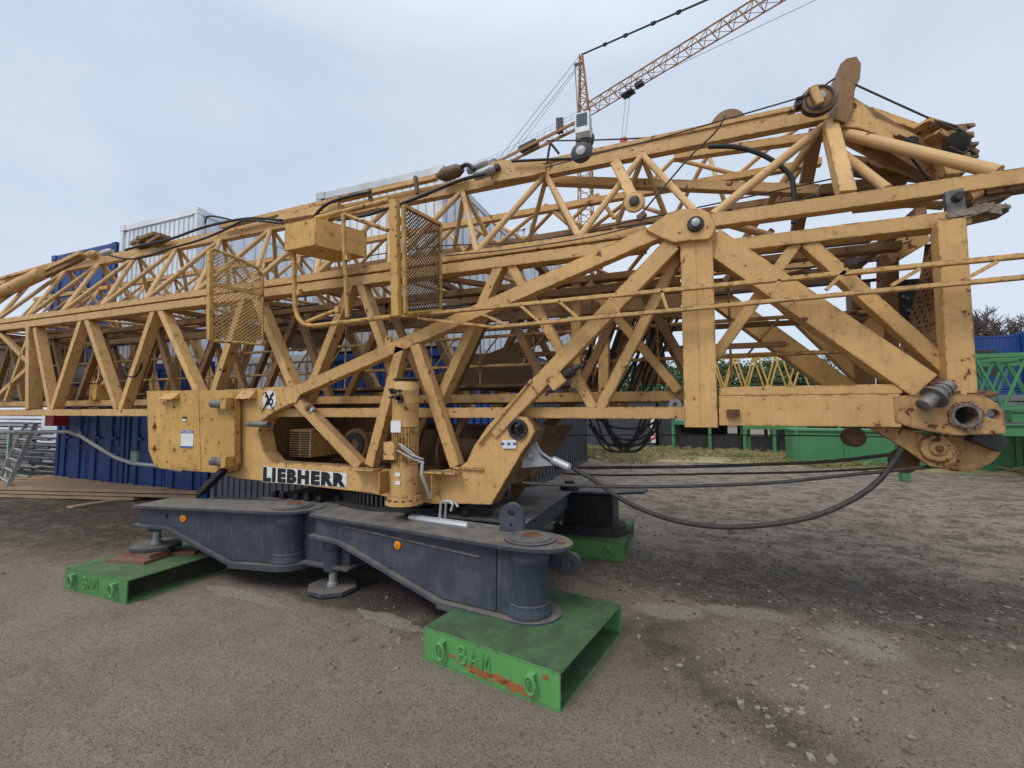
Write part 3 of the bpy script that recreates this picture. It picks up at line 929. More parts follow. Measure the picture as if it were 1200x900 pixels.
# battered tip of the lower section right under it
tipm = MB()
for i in range(16):
    t = i / 15
    q = yp(1098 + 70 * t, 263 - 19 * t + random.uniform(-5, 4), 3.62 + random.uniform(-.03, .15))
    tipm.hexa(q, (.06, random.uniform(-.02, .02), random.uniform(-.02, .03)), (random.uniform(-.01, .01), .03, 0), (0, .005, random.uniform(.012, .032)))
tipm.build('battered_tip', M['rustring'], ROOT)
MB().beam(yp(1150, 224, 3.68), yp(1210, 214, 3.68), .09, .1).build('tip_bar', M['brown'], tower)  # added dark block, stands in for the bar's shaded underside
MB().tube([yp(1135, 231, 3.66), yp(1148, 224, 3.66)], .035, 10).build('tip_roller', M['yellow_tube'], tower)
MB().hexa(yp(1118, 238, 3.60), (.046, 0, .006), (0, .02, 0), (-.004, 0, .08)).build('tip_lug', M['steel_worn'], tower)
MB().beam((1.6, YN + .02, 2.885), (1.86, YN + .02, 2.93), .085, .10).build('tip_bar', M['yellow_shaded'], tower)
q = yp(1121, 232, 3.58); MB().lathe((q.x, 3.54, q.z), (0, 1, 0), [(0, .025), (.04, .03)], 14).build('tip_pin', M['dark'], tower)
MB().beam(yp(1112, 262, 3.70), yp(1174, 248, 3.70), .05, .12).build('tip_bar', M['dark'], tower)
MB().beam(yp(1130, 236, 3.72), yp(1175, 224, 3.72), .12, .12).build('tip_block', M['brown'], tower)

# curved perforated rope guard and gear at the heel end
def punched():
    m, nt, b = nm('punched brown guard sheet')
    k = N(nt)
    co = k.new('ShaderNodeTexCoord').outputs['Object']
    v = k.new('ShaderNodeTexVoronoi'); v.inputs['Scale'].default_value = 42; v.inputs['Randomness'].default_value = .15
    k.link(k.mapping(co, (1, 1, .6)), v.inputs['Vector'])
    hole = k.ramp(v.outputs['Distance'], .36, .30)
    col = k.mix(k.noise(co, 6, 4), (.17, .095, .045), (.34, .21, .10))
    k.link(k.mix(hole, col, (.03, .02, .012)), b.inputs['Base Color'])
    b.inputs['Roughness'].default_value = .8
    bp = k.new('ShaderNodeBump'); bp.inputs['Strength'].default_value = .8; bp.inputs['Distance'].default_value = .01
    bp.invert = True
    k.link(hole, bp.inputs['Height']); k.link(bp.outputs[0], b.inputs['Normal'])
    return m


guard = MB()
ng = 22
for i in range(ng + 1):
    t = i / ng
    v_ = 286 + 165 * t
    p0 = yp(1106, v_, 3.80)
    d1 = yp(1086 - 46 * t ** 1.4, v_, 4.15) - p0
    q0 = yp(1086 - 46 * t ** 1.4, v_, 4.75)
    guard.v += [p0, p0 + d1 * .6 + V((.05, 0, 0)), p0 + d1, q0 + V((.06 + .1 * t, 0, 0))]
guard.f = [(i * 4 + j, i * 4 + j + 1, i * 4 + j + 5, i * 4 + j + 4) for i in range(ng) for j in range(3)]
gd = guard.build('rope_guard', punched(), ROOT)
sm = gd.modifiers.new('thickness', 'SOLIDIFY'); sm.thickness = .012
q = yp(1062, 355, 4.3)
gb_ = MB().plate([(yp(u, v, 4.3).x, yp(u, v, 4.3).z) for u, v in [(1050, 330), (1078, 328), (1078, 368), (1066, 378), (1050, 372)]], 4.25, 4.33).build('gear_bracket', M['greybox'], ROOT)
for u, v in [(1063, 350), (1064, 364), (1058, 348)]:
    p = yp(u, v, 4.25); MB().lathe((p.x, 4.235, p.z), (0, 1, 0), [(0, .012), (.02, .016)], 8).build('bolt', M['steel'], gb_)
MB().plate([(yp(u, v, 4.2).x, yp(u, v, 4.2).z) for u, v in [(1010, 380), (1030, 362), (1036, 385), (1034, 402), (1012, 396)]], 4.18, 4.22).build('gear_plate', M['yellow'], gb_)
MB().beam(yp(1040, 300, 4.25), yp(1040, 450, 4.25), .11, .1).build('gear_post', M['yellow_shaded'], gb_)
MB().beam(yp(965, 392, 4.3), yp(1100, 396, 4.3), .04, .04).build('gear_rail', M['yellow_shaded'], gb_)
MB().plate([(yp(u, v, 4.5).x, yp(u, v, 4.5).z) for u, v in [(1000, 362), (1020, 360), (1020, 388), (1006, 384)]], 4.45, 4.5).build('gear_cover', M['dark'], gb_)
q = yp(997, 308, 3.5)
MB().hexa(q, (.03, 0, 0), (0, .03, 0), (0, 0, .022)).build('end_cap', M['dark'], tower)

# ---- catwalk strip on the near side: two thin rails tied by short rungs
YR = 3.36
m = MB().beam(yp(455, 372, YR), yp(1215, 298.5, YR), .028, .04)
hand = m.build('side_rail', M['yellow'], ROOT)
sub(MB().beam(yp(575, 384, YR - .02), yp(1215, 323.5, YR - .02), .026, .04), 'lower_rail', 'yellow', hand)
for (a, b) in [((490, 373), (585, 384)), ((610, 358), (632, 377)), ((655, 353), (680, 375)), ((715, 348), (727, 370)), ((775, 341), (782, 363)), ((902, 345), (914, 328)), ((968, 340), (990, 318)), ((1044, 335), (1078, 315)), ((1128, 329), (1168, 307)), ((560, 366), (600, 383))]:
    sub(MB().beam(yp(*a, YR - .01), yp(*b, YR - .01), .022, .02), 'rung', 'yellow', hand)
# bent tube handrails
rail1 = MB().tube([yp(402, 251, 3.18), yp(404, 300, 3.18), yp(407, 372, 3.18)], .02, 10)
rail1.build('bent_handrail', M['yellow_fresh'], ROOT)
pts = [yp(*p, 3.2) for p in [(344, 292), (345, 330), (346, 362), (349, 372), (356, 380), (366, 382), (410, 377), (460, 371)]]
MB().tube(pts, .022, 10).build('bent_handrail', M['yellow_fresh'], ROOT)
MB().tube([yp(370, 256, 3.3), yp(455, 235, 3.3)], .024, 10).build('bent_handrail', M['yellow_fresh'], ROOT)
MB().tube([yp(402, 251, 3.2), yp(455, 270, 3.3)], .02, 10).build('bent_handrail', M['yellow_fresh'], ROOT)
MB().tube([yp(358, 378, 3.2), yp(398, 362, 3.35)], .02, 10).build('bent_handrail', M['yellow_fresh'], ROOT)
for (u, v) in [(407, 302), (351, 343), (396, 363)]:
    q = yp(u, v, 3.17); MB().hexa(q, (.022, 0, 0), (0, .02, 0), (0, 0, .03)).build('rail_bracket', M['yellow_fresh'], ROOT)


# mesh gates
def mesh_panel(corners, nu, nv, r):
    """corners: bottom-left, bottom-right, top-right, top-left in space; a diamond wire lattice"""
    bl, br, tr, tl = corners
    P = lambda s, t: bl.lerp(br, s).lerp(tl.lerp(tr, s), t)
    mb = MB()
    n = nu + nv
    for k in range(1, n):
        for dirn in (0, 1):
            s0, t0 = (k / nu, 0.0) if k <= nu else (1.0, (k - nu) / nv)
            s1, t1 = (0.0, k / nv) if k <= nv else ((k - nv) / nu, 1.0)
            if dirn: s0, s1 = 1 - s0, 1 - s1
            mb.tube([P(s0, t0), P(s1, t1)], r, 4)
    return mb


tl, bl_ = yp(473, 241, 3.06), yp(475, 368, 3.06)
tr, br_ = yp(516, 263, 3.50), yp(516, 364, 3.50)
gate = MB().beam(yp(462, 234, 3.03), yp(465, 371, 3.03), .075, .05).build('mesh_gate', M['yellow_fresh'], ROOT)
m = MB(); m.beam(tl, tr, .03, .03); m.beam(bl_, br_, .03, .03); m.beam(tr, br_, .025, .03); m.beam(tl, bl_, .03, .03)
m.build('gate_frame', M['yellow_fresh'], gate)
mesh_panel([bl_, br_, tr, tl], 13, 26, .0058).build('wire_mesh', M['brown'], gate)
for v in (242, 254, 276, 300):
    q = yp(463, v, 3.0); MB().lathe((q.x, 3.0, q.z), (0, 1, 0), [(0, .006), (.012, .009)], 8).build('rivet', M['rust'], gate)
tl, bl_ = yp(246, 294, 3.05), yp(246, 399, 3.05)
tr, br_ = yp(308, 313, 3.42), yp(308, 404, 3.42)
mid_l, mid_r = tl.lerp(bl_, .36), tr.lerp(br_, .36)
gate2 = MB().beam(tl, bl_, .05, .04).build('mesh_gate', M['yellow_fresh'], ROOT)
m = MB()
m.tube([tl, tl.lerp(tr, .08) + V((0, 0, .03)), tl.lerp(tr, .6) + V((0, 0, .01)), tl.lerp(tr, .9) + V((0, 0, -.03)), tr + V((0, 0, -.12)), br_, bl_], .018, 8)
m.beam(mid_l, mid_r, .035, .03)
m.build('gate_frame', M['yellow_fresh'], gate2)
mesh_panel([bl_, br_, mid_r, mid_l], 12, 15, .0042).build('wire_mesh', M['mesh'], gate2)
mesh_panel([mid_l, mid_r, tr, tl], 12, 9, .0042).build('wire_mesh', M['mesh'], gate2)

# closed ballast-trim box hanging from the jib
c0 = yp(370, 255, 3.12); c0b = yp(370, 287, 3.12)
r0 = zp(430, 272, c0.z); l0 = zp(334, 263, c0.z)
dz = V((0, 0, c0b.z - c0.z))
bk = r0 + (l0 - c0)
m = MB().add([c0, r0, bk, l0, c0 + dz, r0 + dz, bk + dz, l0 + dz], [(0, 1, 2, 3), (4, 7, 6, 5), (0, 4, 5, 1), (1, 5, 6, 2), (2, 6, 7, 3), (3, 7, 4, 0)])
m.build('cable_box', M['yellow_fresh'], ROOT)
# pendant plate with bolt, small sheave, hanging block
pk = [(574, 198), (577, 191), (590, 189), (630, 191), (641, 196), (640, 203), (622, 208), (600, 211), (579, 215), (575, 206)]
pend = MB().plate([(yp(u, v, 4.18).x, yp(u, v, 4.18).z) for u, v in pk], 4.15, 4.2).build('pendant_plate', M['yellow'], ROOT)
q = yp(583, 197, 4.14); MB().lathe((q.x, 4.10, q.z), (0, 1, 0), [(0, .025), (.01, .035), (.05, .035)], 12).build('bolt', M['dark'], pend)
for i in range(7):
    w = i * .9; p = yp(594 + 4 * math.cos(w), 200 + 4 * math.sin(w), 4.14); MB().lathe((p.x, 4.145, p.z), (0, 1, 0), [(0, .005), (.008, .006)], 6).build('rivet', M['dark'], pend)
c = yp(744, 239, 3.75)
sw = MB().lathe((c.x, 3.70, c.z), (0, 1, 0), [(0, .05), (.005, .085), (.03, .085), (.035, .06), (.05, .06)], 26).build('rope_wheel', M['yellow'], ROOT)
MB().lathe((c.x, 3.68, c.z), (0, 1, 0), [(0, .03), (.004, .042), (.03, .042)], 16).build('axle', M['dark'], sw)
MB().beam(yp(721, 190, 4.1), yp(742, 232, 3.76), .09, .03).build('wheel_strap', M['yellow'], sw)
MB().hexa(yp(752, 253, 3.72), (.03, 0, .02), (0, .02, 0), (-.012, 0, .02)).build('wheel_stop', M['brown'], sw)
c = yp(682, 180, 4.05)
hb = MB().lathe((c.x, 4.0, c.z), (0, 1, 0), [(0, .05), (.008, .085), (.02, .10), (.04, .10), (.05, .06)], 26).build('guide_roller', M['greybox'], ROOT)
MB().lathe((c.x, 3.985, c.z), (0, 1, 0), [(0, .02), (.004, .045), (.02, .045)], 16).build('axle', M['steel'], hb)
c = yp(853, 140, 4.35)
MB().lathe((c.x, 4.3, c.z - .07), (0, 1, 0), [(0, .04), (.006, .14), (.03, .15), (.05, .14)], 28).build('rope_wheel', M['yellow_shaded'], ROOT)
c = yp(289, 277, 4.2)

# ---- top pipes, pendants and cables lying over the jib
MB().tube([yp(-60, 367, 3.95), yp(0, 344, 3.95), yp(52, 319, 3.95)], [.10, .10, .10], 14).build('luffing_strut', M['yellow'], ROOT)
MB().beam(yp(50, 318, 3.97), yp(96, 296, 4.0), .06, .06).build('strut_fork', M['yellow'], ROOT)
MB().beam(yp(54, 323, 3.97), yp(98, 302, 4.05), .05, .06).build('strut_fork', M['yellow_shaded'], ROOT)
MB().beam(yp(0, 327, 4.2), yp(110, 296, 4.2), .045, .06).build('pendant_bar', M['yellow'], ROOT)
MB().beam(yp(260, 266, 4.2), yp(512, 208, 4.2), .055, .06).build('pendant_bar', M['yellow'], ROOT)
MB().beam(yp(330, 256, 4.1), yp(400, 244, 4.1), .10, .1).build('pendant_bar', M['yellow'], ROOT)
MB().beam(yp(560, 207, 4.3), yp(940, 126, 4.3), .04, .05).build('pendant_bar', M['yellow'], ROOT)
for (u, v) in [(433, 228), (487, 213)]:
    MB().beam(yp(u, v - 6, 4.05), yp(u + 2, v + 14, 4.05), .035, .04).build('clamp', M['brown'], ROOT)
q = yp(110, 299, 4.1); MB().lathe((q.x - .1, q.y, q.z), (1, 0, .1), [(0, .05), (.05, .075), (.1, .075), (.12, .04), (.2, .04)], 14).build('turnbuckle', M['yellow'], ROOT)
q = yp(120, 297, 4.1); MB().lathe((q.x, q.y, q.z), (1, 0, .05), [(0, .045), (.15, .05), (.25, .03)], 12).build('turnbuckle', M['alu'], ROOT)
for (u, v) in [(558, 198), (566, 205)]:
    q = yp(u, v, 4.1); MB().lathe((q.x - .1, q.y, q.z), (1, 0, .2), [(0, .04), (.05, .05), (.2, .05), (.24, .03)], 14).build('turnbuckle', M['steel'], ROOT)
q = yp(527, 203, 4.15)
MB().lathe((q.x - .15, q.y, q.z - .01), (1, 0, .08), [(0, .03), (.08, .075), (.25, .07), (.32, .03)], 12).build('rope_bundle', M['brown'], ROOT)
q = yp(163, 283, 4.2)
m = MB()
for i in range(6):
    m.hexa(q + V((i * .14 - .1, random.uniform(-.1, .1), random.uniform(-.05, .05) - i * .012)), (.16, 0, random.uniform(-.02, .05)), (0, .08, 0), (0, 0, .025))
m.build('rope_bundle', M['yellow_shaded'], ROOT)


def cable(pix, y, r, mat='rubber', name='cable', n=8):
    pts = [yp(u, v, yy if False else (y[i] if isinstance(y, list) else y)) for i, (u, v) in enumerate(pix)]
    # smooth through the points
    out = []
    for i in range(len(pts) - 1):
        p0 = pts[max(i - 1, 0)]; p1 = pts[i]; p2 = pts[i + 1]; p3 = pts[min(i + 2, len(pts) - 1)]
        for k in range(5):
            t = k / 5
            out.append(.5 * ((2 * p1) + (p2 - p0) * t + (2 * p0 - 5 * p1 + 4 * p2 - p3) * t * t + (3 * p1 - p0 - 3 * p2 + p3) * t ** 3))
    out.append(pts[-1])
    return MB().tube(out, r, n).build(name, M[mat], ROOT)


cable([(125, 298), (145, 303), (165, 302), (200, 291), (235, 281), (262, 270), (285, 259), (305, 259), (332, 262)], 3.9, .014)
cable([(147, 293), (165, 288), (200, 280), (240, 266), (290, 256), (330, 258)], 4.0, .017)
cable([(368, 254), (378, 243), (390, 236), (410, 230), (434, 225)], 4.0, .018)
cable([(396, 258), (430, 252), (452, 245), (478, 236), (508, 224), (540, 211), (568, 204)], 3.98, .018)
cable([(240, 262), (243, 254), (255, 254), (272, 258)], 4.1, .012)
cable([(540, 196), (548, 193), (556, 199)], 4.0, .022)
cable([(600, 189), (640, 187), (680, 186)], 4.1, .014)
cable([(641, 191), (644, 172), (646, 169), (655, 180)], 4.1, .012)
cable([(830, 172), (860, 172), (890, 180), (915, 195), (928, 210), (931, 240), (930, 262)], 4.0, .02)
cable([(640, 196), (700, 180), (780, 160), (860, 137), (945, 112), (962, 104)], 4.0, .007, 'rope', 'hoist_rope', 6)
cable([(962, 103), (972, 96), (978, 92)], 4.05, .008, 'rope', 'hoist_rope', 6)
cable([(1002, 99), (1050, 121), (1108, 147), (1122, 152)], 4.1, .008, 'rope', 'hoist_rope', 6)
cable([(1052, 158), (1100, 178), (1150, 192)], 4.0, .008, 'rope', 'hoist_rope', 6)
cable([(1066, 183), (1080, 200), (1090, 213)], 4.0, .009, 'rubber', 'cable', 6)
cable([(850, 136), (838, 155), (812, 180), (790, 205), (752, 250)], 3.9, .008, 'rope', 'hoist_rope', 6)
cable([(430, 300), (520, 288), (620, 283), (760, 255), (880, 230), (1010, 202)], 4.25, .007, 'rope', 'hoist_rope', 6)
cable([(640, 165), (700, 164), (770, 161)], 4.6, .009, 'rope', 'hoist_rope', 6)
cable([(145, 430), (150, 440), (158, 441), (164, 433), (166, 425)], 3.6, .014)
for a, b, y in [((850, 303), (1010, 290), 4.5), ((838, 318), (1030, 305), 4.2), ((845, 247), (1000, 222), 4.6), ((905, 240), (955, 228), 4.1)]:
    cable([a, ((a[0] + b[0]) / 2, (a[1] + b[1]) / 2 + 3), b], y, .009, 'rope', 'cable', 6)
cable([(520, 300), (600, 292), (690, 278), (757, 262)], 3.58, .006, 'rope', 'hoist_rope', 6)
# loose electric cables hanging inside the middle bay
for i in range(9):
    u = 725 + i * 6 + random.uniform(-3, 3)
    cable([(u + 20, 372), (u + 8 + random.uniform(-6, 6), 410), (u - 4, 440), (u - 10 + random.uniform(-8, 8), 462)], 4.15 + .05 * (i % 4), .013, 'rubber', 'cable', 6)
for i in range(4):
    u = 690 + i * 9
    cable([(u + 12, 380), (u, 415), (u - 10, 450)], 4.4, .025, 'rubber', 'cable', 6)
sub(MB().plate([(yp(u, v, 4.7).x, yp(u, v, 4.7).z) for u, v in [(752, 450), (758, 385), (772, 380), (786, 450)]], 4.68, 4.72), 'closing_sheet', 'brown', inner)

# ---- slewing platform and A frame
YPn, YPf = 3.50, 5.25


def pz(l, y=YPn): return [(yp(u, v, y).x, yp(u, v, y).z) for u, v in l]


outl = [(262, 457), (342, 452), (346, 461), (338, 474), (320, 483), (306, 493), (303, 505), (308, 530), (318, 542), (340, 544), (438, 549), (505, 553), (505, 590), (470, 587), (437, 578), (340, 567), (275, 560), (262, 556)]
plat = MB().plate(pz(outl), YPn, YPn + .04).build('slewing_platform', M['yellow'], ROOT)
MB().plate(pz(outl), YPf - .04, YPf).build('far_side_plate', M['yellow_shaded'], plat)
# edge flange of the opening
m = MB()
op = [(346, 461), (338, 474), (320, 483), (306, 493), (303, 505), (308, 530), (318, 542), (340, 544), (438, 549)]
o2 = pz(op)
for a, b in zip(o2[:-1], o2[1:]):
    m.beam((a[0], YPn + .09, a[1]), (b[0], YPn + .09, b[1]), .014, .17)
m.build('opening_flange', M['yellow'], plat)
# right hand triangle plate
tri = [(505, 553), (538, 548), (548, 541), (556, 523), (571, 501), (600, 486), (609, 487), (617, 489), (624, 498), (627, 506), (622, 516), (612, 530), (576, 591), (540, 590), (505, 590)]
cc = yp(608, 503, YPn)
MB().plate(pz(tri), YPn - .012, YPn + .03, [circ(cc.x, cc.z, .068, 20)]).build('bearing_plate', M['yellow'], plat)
m = MB()
t2 = pz([(609, 487), (617, 489), (624, 498), (627, 506), (622, 516), (612, 530), (576, 591)])
for a, b in zip(t2[:-1], t2[1:]):
    m.beam((a[0], YPn + .09, a[1]), (b[0], YPn + .09, b[1]), .016, .18)
m.build('bearing_flange', M['yellow_shaded'], plat)
MB().plate(circ(cc.x, cc.z, .085, 24), YPn - .035, YPn + .05, [circ(cc.x, cc.z, .06, 24)]).build('bearing_bush', M['dark'], plat)
MB().lathe((cc.x + .02, YPn + .06, cc.z), (0, 1, 0), [(0, .05), (.2, .05)], 18).build('bearing_bore', M['dark'], plat)
MB().hexa(yp(597, 520.5, YPn - .02), (.062, 0, .002), (0, .006, 0), (0, 0, .036)).build('rating_plate', M['white'], plat)
m = MB()
for i in range(3):
    p = yp(589 + i * 7, 520, YPn - .03); m.hexa(p, (.014, 0, 0), (0, .001, 0), (0, 0, .01))
m.build('rating_print', M['bluetext'], plat)
# ribs by the motor and small ledge
for u in (447, 508):
    a = yp(u, 553, YPn - .1); MB().plate([(a.x - .006, a.z + .0), (a.x + .006, a.z), (a.x + .006, a.z - .2), (a.x - .006, a.z - .2)], YPn - .13, YPn).build('rib', M['yellow'], plat)
MB().box(yp(420, 548, YPn).x, yp(448, 548, YPn).x, YPn - .14, YPn + .02, yp(437, 550, YPn).z, yp(437, 550, YPn).z + .015).build('ledge', M['yellow'], plat)
MB().box(yp(505, 552, YPn).x, yp(542, 552, YPn).x, YPn - .14, YPn + .02, yp(520, 553, YPn).z, yp(520, 553, YPn).z + .015).build('ledge', M['yellow'], plat)
MB().box(yp(533, 556, YPn).x, yp(568, 556, YPn).x, YPn - .035, YPn, 1.155, 1.175).build('ledge', M['yellow'], plat)
# floor and back of the platform
zf = 1.13
MB().box(-4.1, -1.75, YPn + .05, YPf - .05, zf - .15, zf - .1).build('platform_floor', M['brown'], plat)
MB().box(-4.76, -4.36, YPn + .05, YPf - .05, 1.0, 1.85).build('platform_tail', M['yellow_shaded'], plat)
MB().box(-3.2, -2.0, 4.6, 4.64, 1.0, 1.45).build('machine_cover', M['brown'], plat)
for x_ in (-3.0, -2.5, -2.05): MB().beam((x_, 4.4, 1.0), (x_ + .25, 4.4, 1.6), .07, .07).build('machine_strut', M['yellow_shaded'], plat)
MB().lathe((-2.35, 4.1, 1.25), (1, 0, 0), [(0, .16), (.02, .2), (.05, .2), (.06, .13), (.5, .13), (.51, .2), (.54, .2), (.56, .1)], 22).build('rope_drum', M['brown'], plat)
MB().plate(pz([(600, 500), (672, 498), (658, 520), (636, 548), (600, 590)], 4.4), 4.38, 4.42).build('machine_cover', M['brown'], plat)
MB().plate(pz([(610, 500), (640, 500), (630, 530), (612, 560)], 4.0), 3.98, 4.02).build('machine_cover', M['brown'], plat)
MB().box(-2.3, -1.5, 4.0, 4.9, .97, 1.05).build('machine_base', M['brown'], plat)
MB().box(-3.9, -2.1, 5.0, 5.04, 1.0, 1.5).build('machine_cover', M['brown'], plat)
MB().box(-4.34, -3.0, 4.62, 4.66, 1.0, 1.62).build('inner_wall', M['yellow_shaded'], plat)
# louvred heater box and rope drum inside the opening
a, b = yp(340, 503, 3.85), yp(364, 536, 3.85)
lv = MB().box(a.x, b.x, 3.85, 4.3, b.z, a.z).build('louvre_box', M['yellow'], plat)
m = MB()
for i in range(11):
    z = b.z + (a.z - b.z) * (i + .7) / 12
    for (x0, x1) in [(a.x + .02, (a.x + b.x) / 2 - .012), ((a.x + b.x) / 2 + .012, b.x - .02)]:
        m.hexa(((x0 + x1) / 2, 3.842, z), ((x1 - x0) / 2, 0, 0), (0, .007, .002), (0, 0, .004))
m.build('louvre_slats', M['dark'], lv)
c = yp(418, 520, 3.95)
dr = MB().lathe((c.x, 3.92, c.z), (0, 1, 0), [(0, .13), (0.01, .17), (.04, .17), (.042, .12), (.5, .12)], 28).build('rope_drum', M['yellow_shaded'], plat)
m = MB().plate(circ(c.x, c.z, .125, 24), 3.90, 3.915, [circ(c.x, c.z, .06, 20)])
m.build('drum_rim', M['dark'], dr)
m = MB().tube([yp(310, 545, 3.9), yp(380, 552, 3.9), yp(450, 555, 3.95)], .02, 8)
m.build('hydraulic_pipe', M['dark'], plat)

# yellow ballast plate at the tail, with its pins
sq = [(172, 459), (172, 458), (266, 457), (272, 461), (275, 470), (275, 545), (272, 552), (264, 555), (225, 552), (188, 549), (180, 543), (174, 528)]
YB = 3.40
dm1, dm2 = yp(181, 501, YB), yp(181, 527, YB)


def diamond(c, r): return [(c.x - r * .7, c.z), (c.x, c.z - r), (c.x + r * .7, c.z), (c.x, c.z + r)]


bp_ = MB().plate(pz(sq, YB), YB, YB + .07, [diamond(dm1, .065), diamond(dm2, .06)]).build('tail_plate', M['yellow_fresh'], ROOT)
MB().box(dm1.x - .2, dm1.x + .2, YB + .075, YB + .09, dm2.z - .1, dm1.z + .1).build('tail_backing', M['dark'], bp_)
MB().plate(pz([(196, 463), (203, 548), (236, 551), (233, 460)], YB), YB - .004, YB - .001).build('stiffener_sheet', M['yellow_fresh'], bp_)
for (u, v) in [(257, 473), (257, 541)]:
    q = yp(u, v, YB - .06)
    MB().lathe((q.x - .12, q.y, q.z), (1, .06, 0), [(0, .035), (.01, .045), (.13, .045), (.132, .05), (.2, .05)], 16).build('tail_pin', M['steel_worn'], bp_)
    MB().hexa((q.x + .12, q.y, q.z), (.04, 0, 0), (0, .045, 0), (0, 0, .06)).build('pin_lug', M['yellow_fresh'], bp_)
a = yp(203, 465, YB)
MB().add([(a.x - .13, YB, a.z + .05), (a.x + .12, YB, a.z + .05), (a.x + .12, YB, a.z - .03), (a.x - .13, YB, a.z - .03), (a.x - .16, YB - .09, a.z - .035), (a.x + .12, YB - .09, a.z - .035)],
         [(0, 1, 5, 4), (1, 2, 5), (0, 4, 3), (4, 5, 2, 3), (0, 3, 2, 1)]).build('drip_ledge', M['yellow_fresh'], bp_)
a = yp(293, 462, YPn)
MB().add([(a.x - .12, YPn, a.z + .05), (a.x + .1, YPn, a.z + .05), (a.x + .1, YPn, a.z - .05), (a.x - .12, YPn, a.z - .05), (a.x - .16, YPn - .09, a.z - .055), (a.x + .1, YPn - .09, a.z - .055)],
         [(0, 1, 5, 4), (1, 2, 5), (0, 4, 3), (4, 5, 2, 3), (0, 3, 2, 1)]).build('drip_ledge', M['yellow'], plat)
q = yp(288, 497, YPn - .1)
MB().lathe((q.x, q.y, q.z), (1, .12, .0), [(0, .022), (.1, .03), (.3, .035)], 12).build('lever_pin', M['steel_worn'], plat)
# stickers
c = yp(220, 514.5, YB)
stk = MB().hexa((c.x, YB - .007, c.z), (.105, 0, 0), (0, .0015, 0), (0, 0, .098)).build('notice_sticker', M['white'], bp_)
m = MB().hexa((c.x, YB - .0105, c.z + .082), (.105, 0, 0), (0, .001, 0), (0, 0, .015)); m.hexa((c.x, YB - .0105, c.z - .088), (.105, 0, 0), (0, .001, 0), (0, 0, .010))
m.build('sticker_band', M['bluetext'], stk)
t_ = text_mb('MAL SERVICE', .18, .018, lambda a, b: V((c.x - .09 + a, YB - .0125, c.z + .0735 + b)), .01); t_.build('sticker_lettering', M['white'], stk)
c = yp(217, 491, YB)
MB().hexa((c.x, YB - .007, c.z), (.033, 0, 0), (0, .0015, 0), (0, 0, .026)).build('small_sticker', M['blacktext'], bp_)
MB().hexa((c.x, YB - .0095, c.z - .012), (.03, 0, 0), (0, .001, 0), (0, 0, .012)).build('small_sticker', M['white'], bp_)
c = yp(316, 468.5, YPn)
sg = MB().lathe((c.x, YPn - .006, c.z), (0, 1, 0), [(0, .1), (.004, .1)], 32).build('speed_sign', M['white'], plat)
text_mb('25', .125, .115, lambda a, b: V((c.x - .062 + a, YPn - .0085, c.z - .058 + b)), .012).build('sign_number', M['blacktext'], sg)
m = MB()
m.tube([(c.x - .10, YPn - .012, c.z - .125), (c.x - .03, YPn - .012, c.z - .05), (c.x + .06, YPn - .012, c.z + .075)], [.004, .008, .008], 6)
m.tube([(c.x - .05, YPn - .012, c.z + .08), (c.x - .0, YPn - .012, c.z - .02), (c.x + .09, YPn - .012, c.z - .13)], [.009, .009, .004], 6)
m.build('crossed_out_stroke', M['blacktext'], sg)
# lettering on its white ground
L0, L1, L2 = yp(308.5, 565, YPn), yp(405.5, 571.5, YPn), yp(308.5, 546, YPn)
T1 = yp(405.5, 554, YPn)
wdt = L1.x - L0.x


def lf(a, b):
    s = a / wdt
    zb = L0.z + (L1.z - L0.z) * s; zt = L2.z + (T1.z - L2.z) * s
    return V((L0.x + a, YPn - .0065, zb + (zt - zb) * (.05 + .9 * b)))


MB().add([V((L0.x - .006, YPn - .004, L0.z + .003)), V((L1.x + .008, YPn - .004, L1.z + .003)), V((L1.x + .008, YPn - .004, T1.z - .003)), V((L0.x - .006, YPn - .004, L2.z - .003))], [(0, 1, 2, 3)]).build('maker_lettering_ground', M['white'], plat)
text_mb('LIEBHERR', wdt, 1.0, lf, .074, spacing=1.24).build('maker_lettering', M['blacktext'], plat)

# A frame struts
YA = 3.52


def strut(p, q, w, d=.10, name='a_frame_strut', mirror=True, y=YA):
    o = MB().beam(yp(*p, y), yp(*q, y), w, d).build(name, M['yellow'], plat)
    if mirror:
        c_ = copy_at(o, YPf - YPn - .1)
        c_.data = o.data.copy(); c_.data.materials[0] = M['yellow_shaded']
    return o


strut((340, 463), (770, 274), .115)
strut((578, 507), (788, 288), .125)
strut((472, 408), (436, 545), .10, y=YA)
strut((489, 404), (536, 546), .10, y=YA)
strut((345, 464), (424, 546), .10, y=YA)
MB().plate(pz([(330, 456), (346, 453), (352, 462), (347, 472), (338, 474)], YA - .06), YA - .065, YA - .05).build('strut_gusset', M['yellow'], plat)
e = yp(456, 398, YA)
MB().plate([(e.x - .035, e.z - .05), (e.x + .035, e.z - .05)] + arc(e.x, e.z, .035, 0, 180, 8), YA - .02, YA + .02, [circ(e.x, e.z + .004, .012, 10)]).build('lifting_eye', M['yellow'], plat)
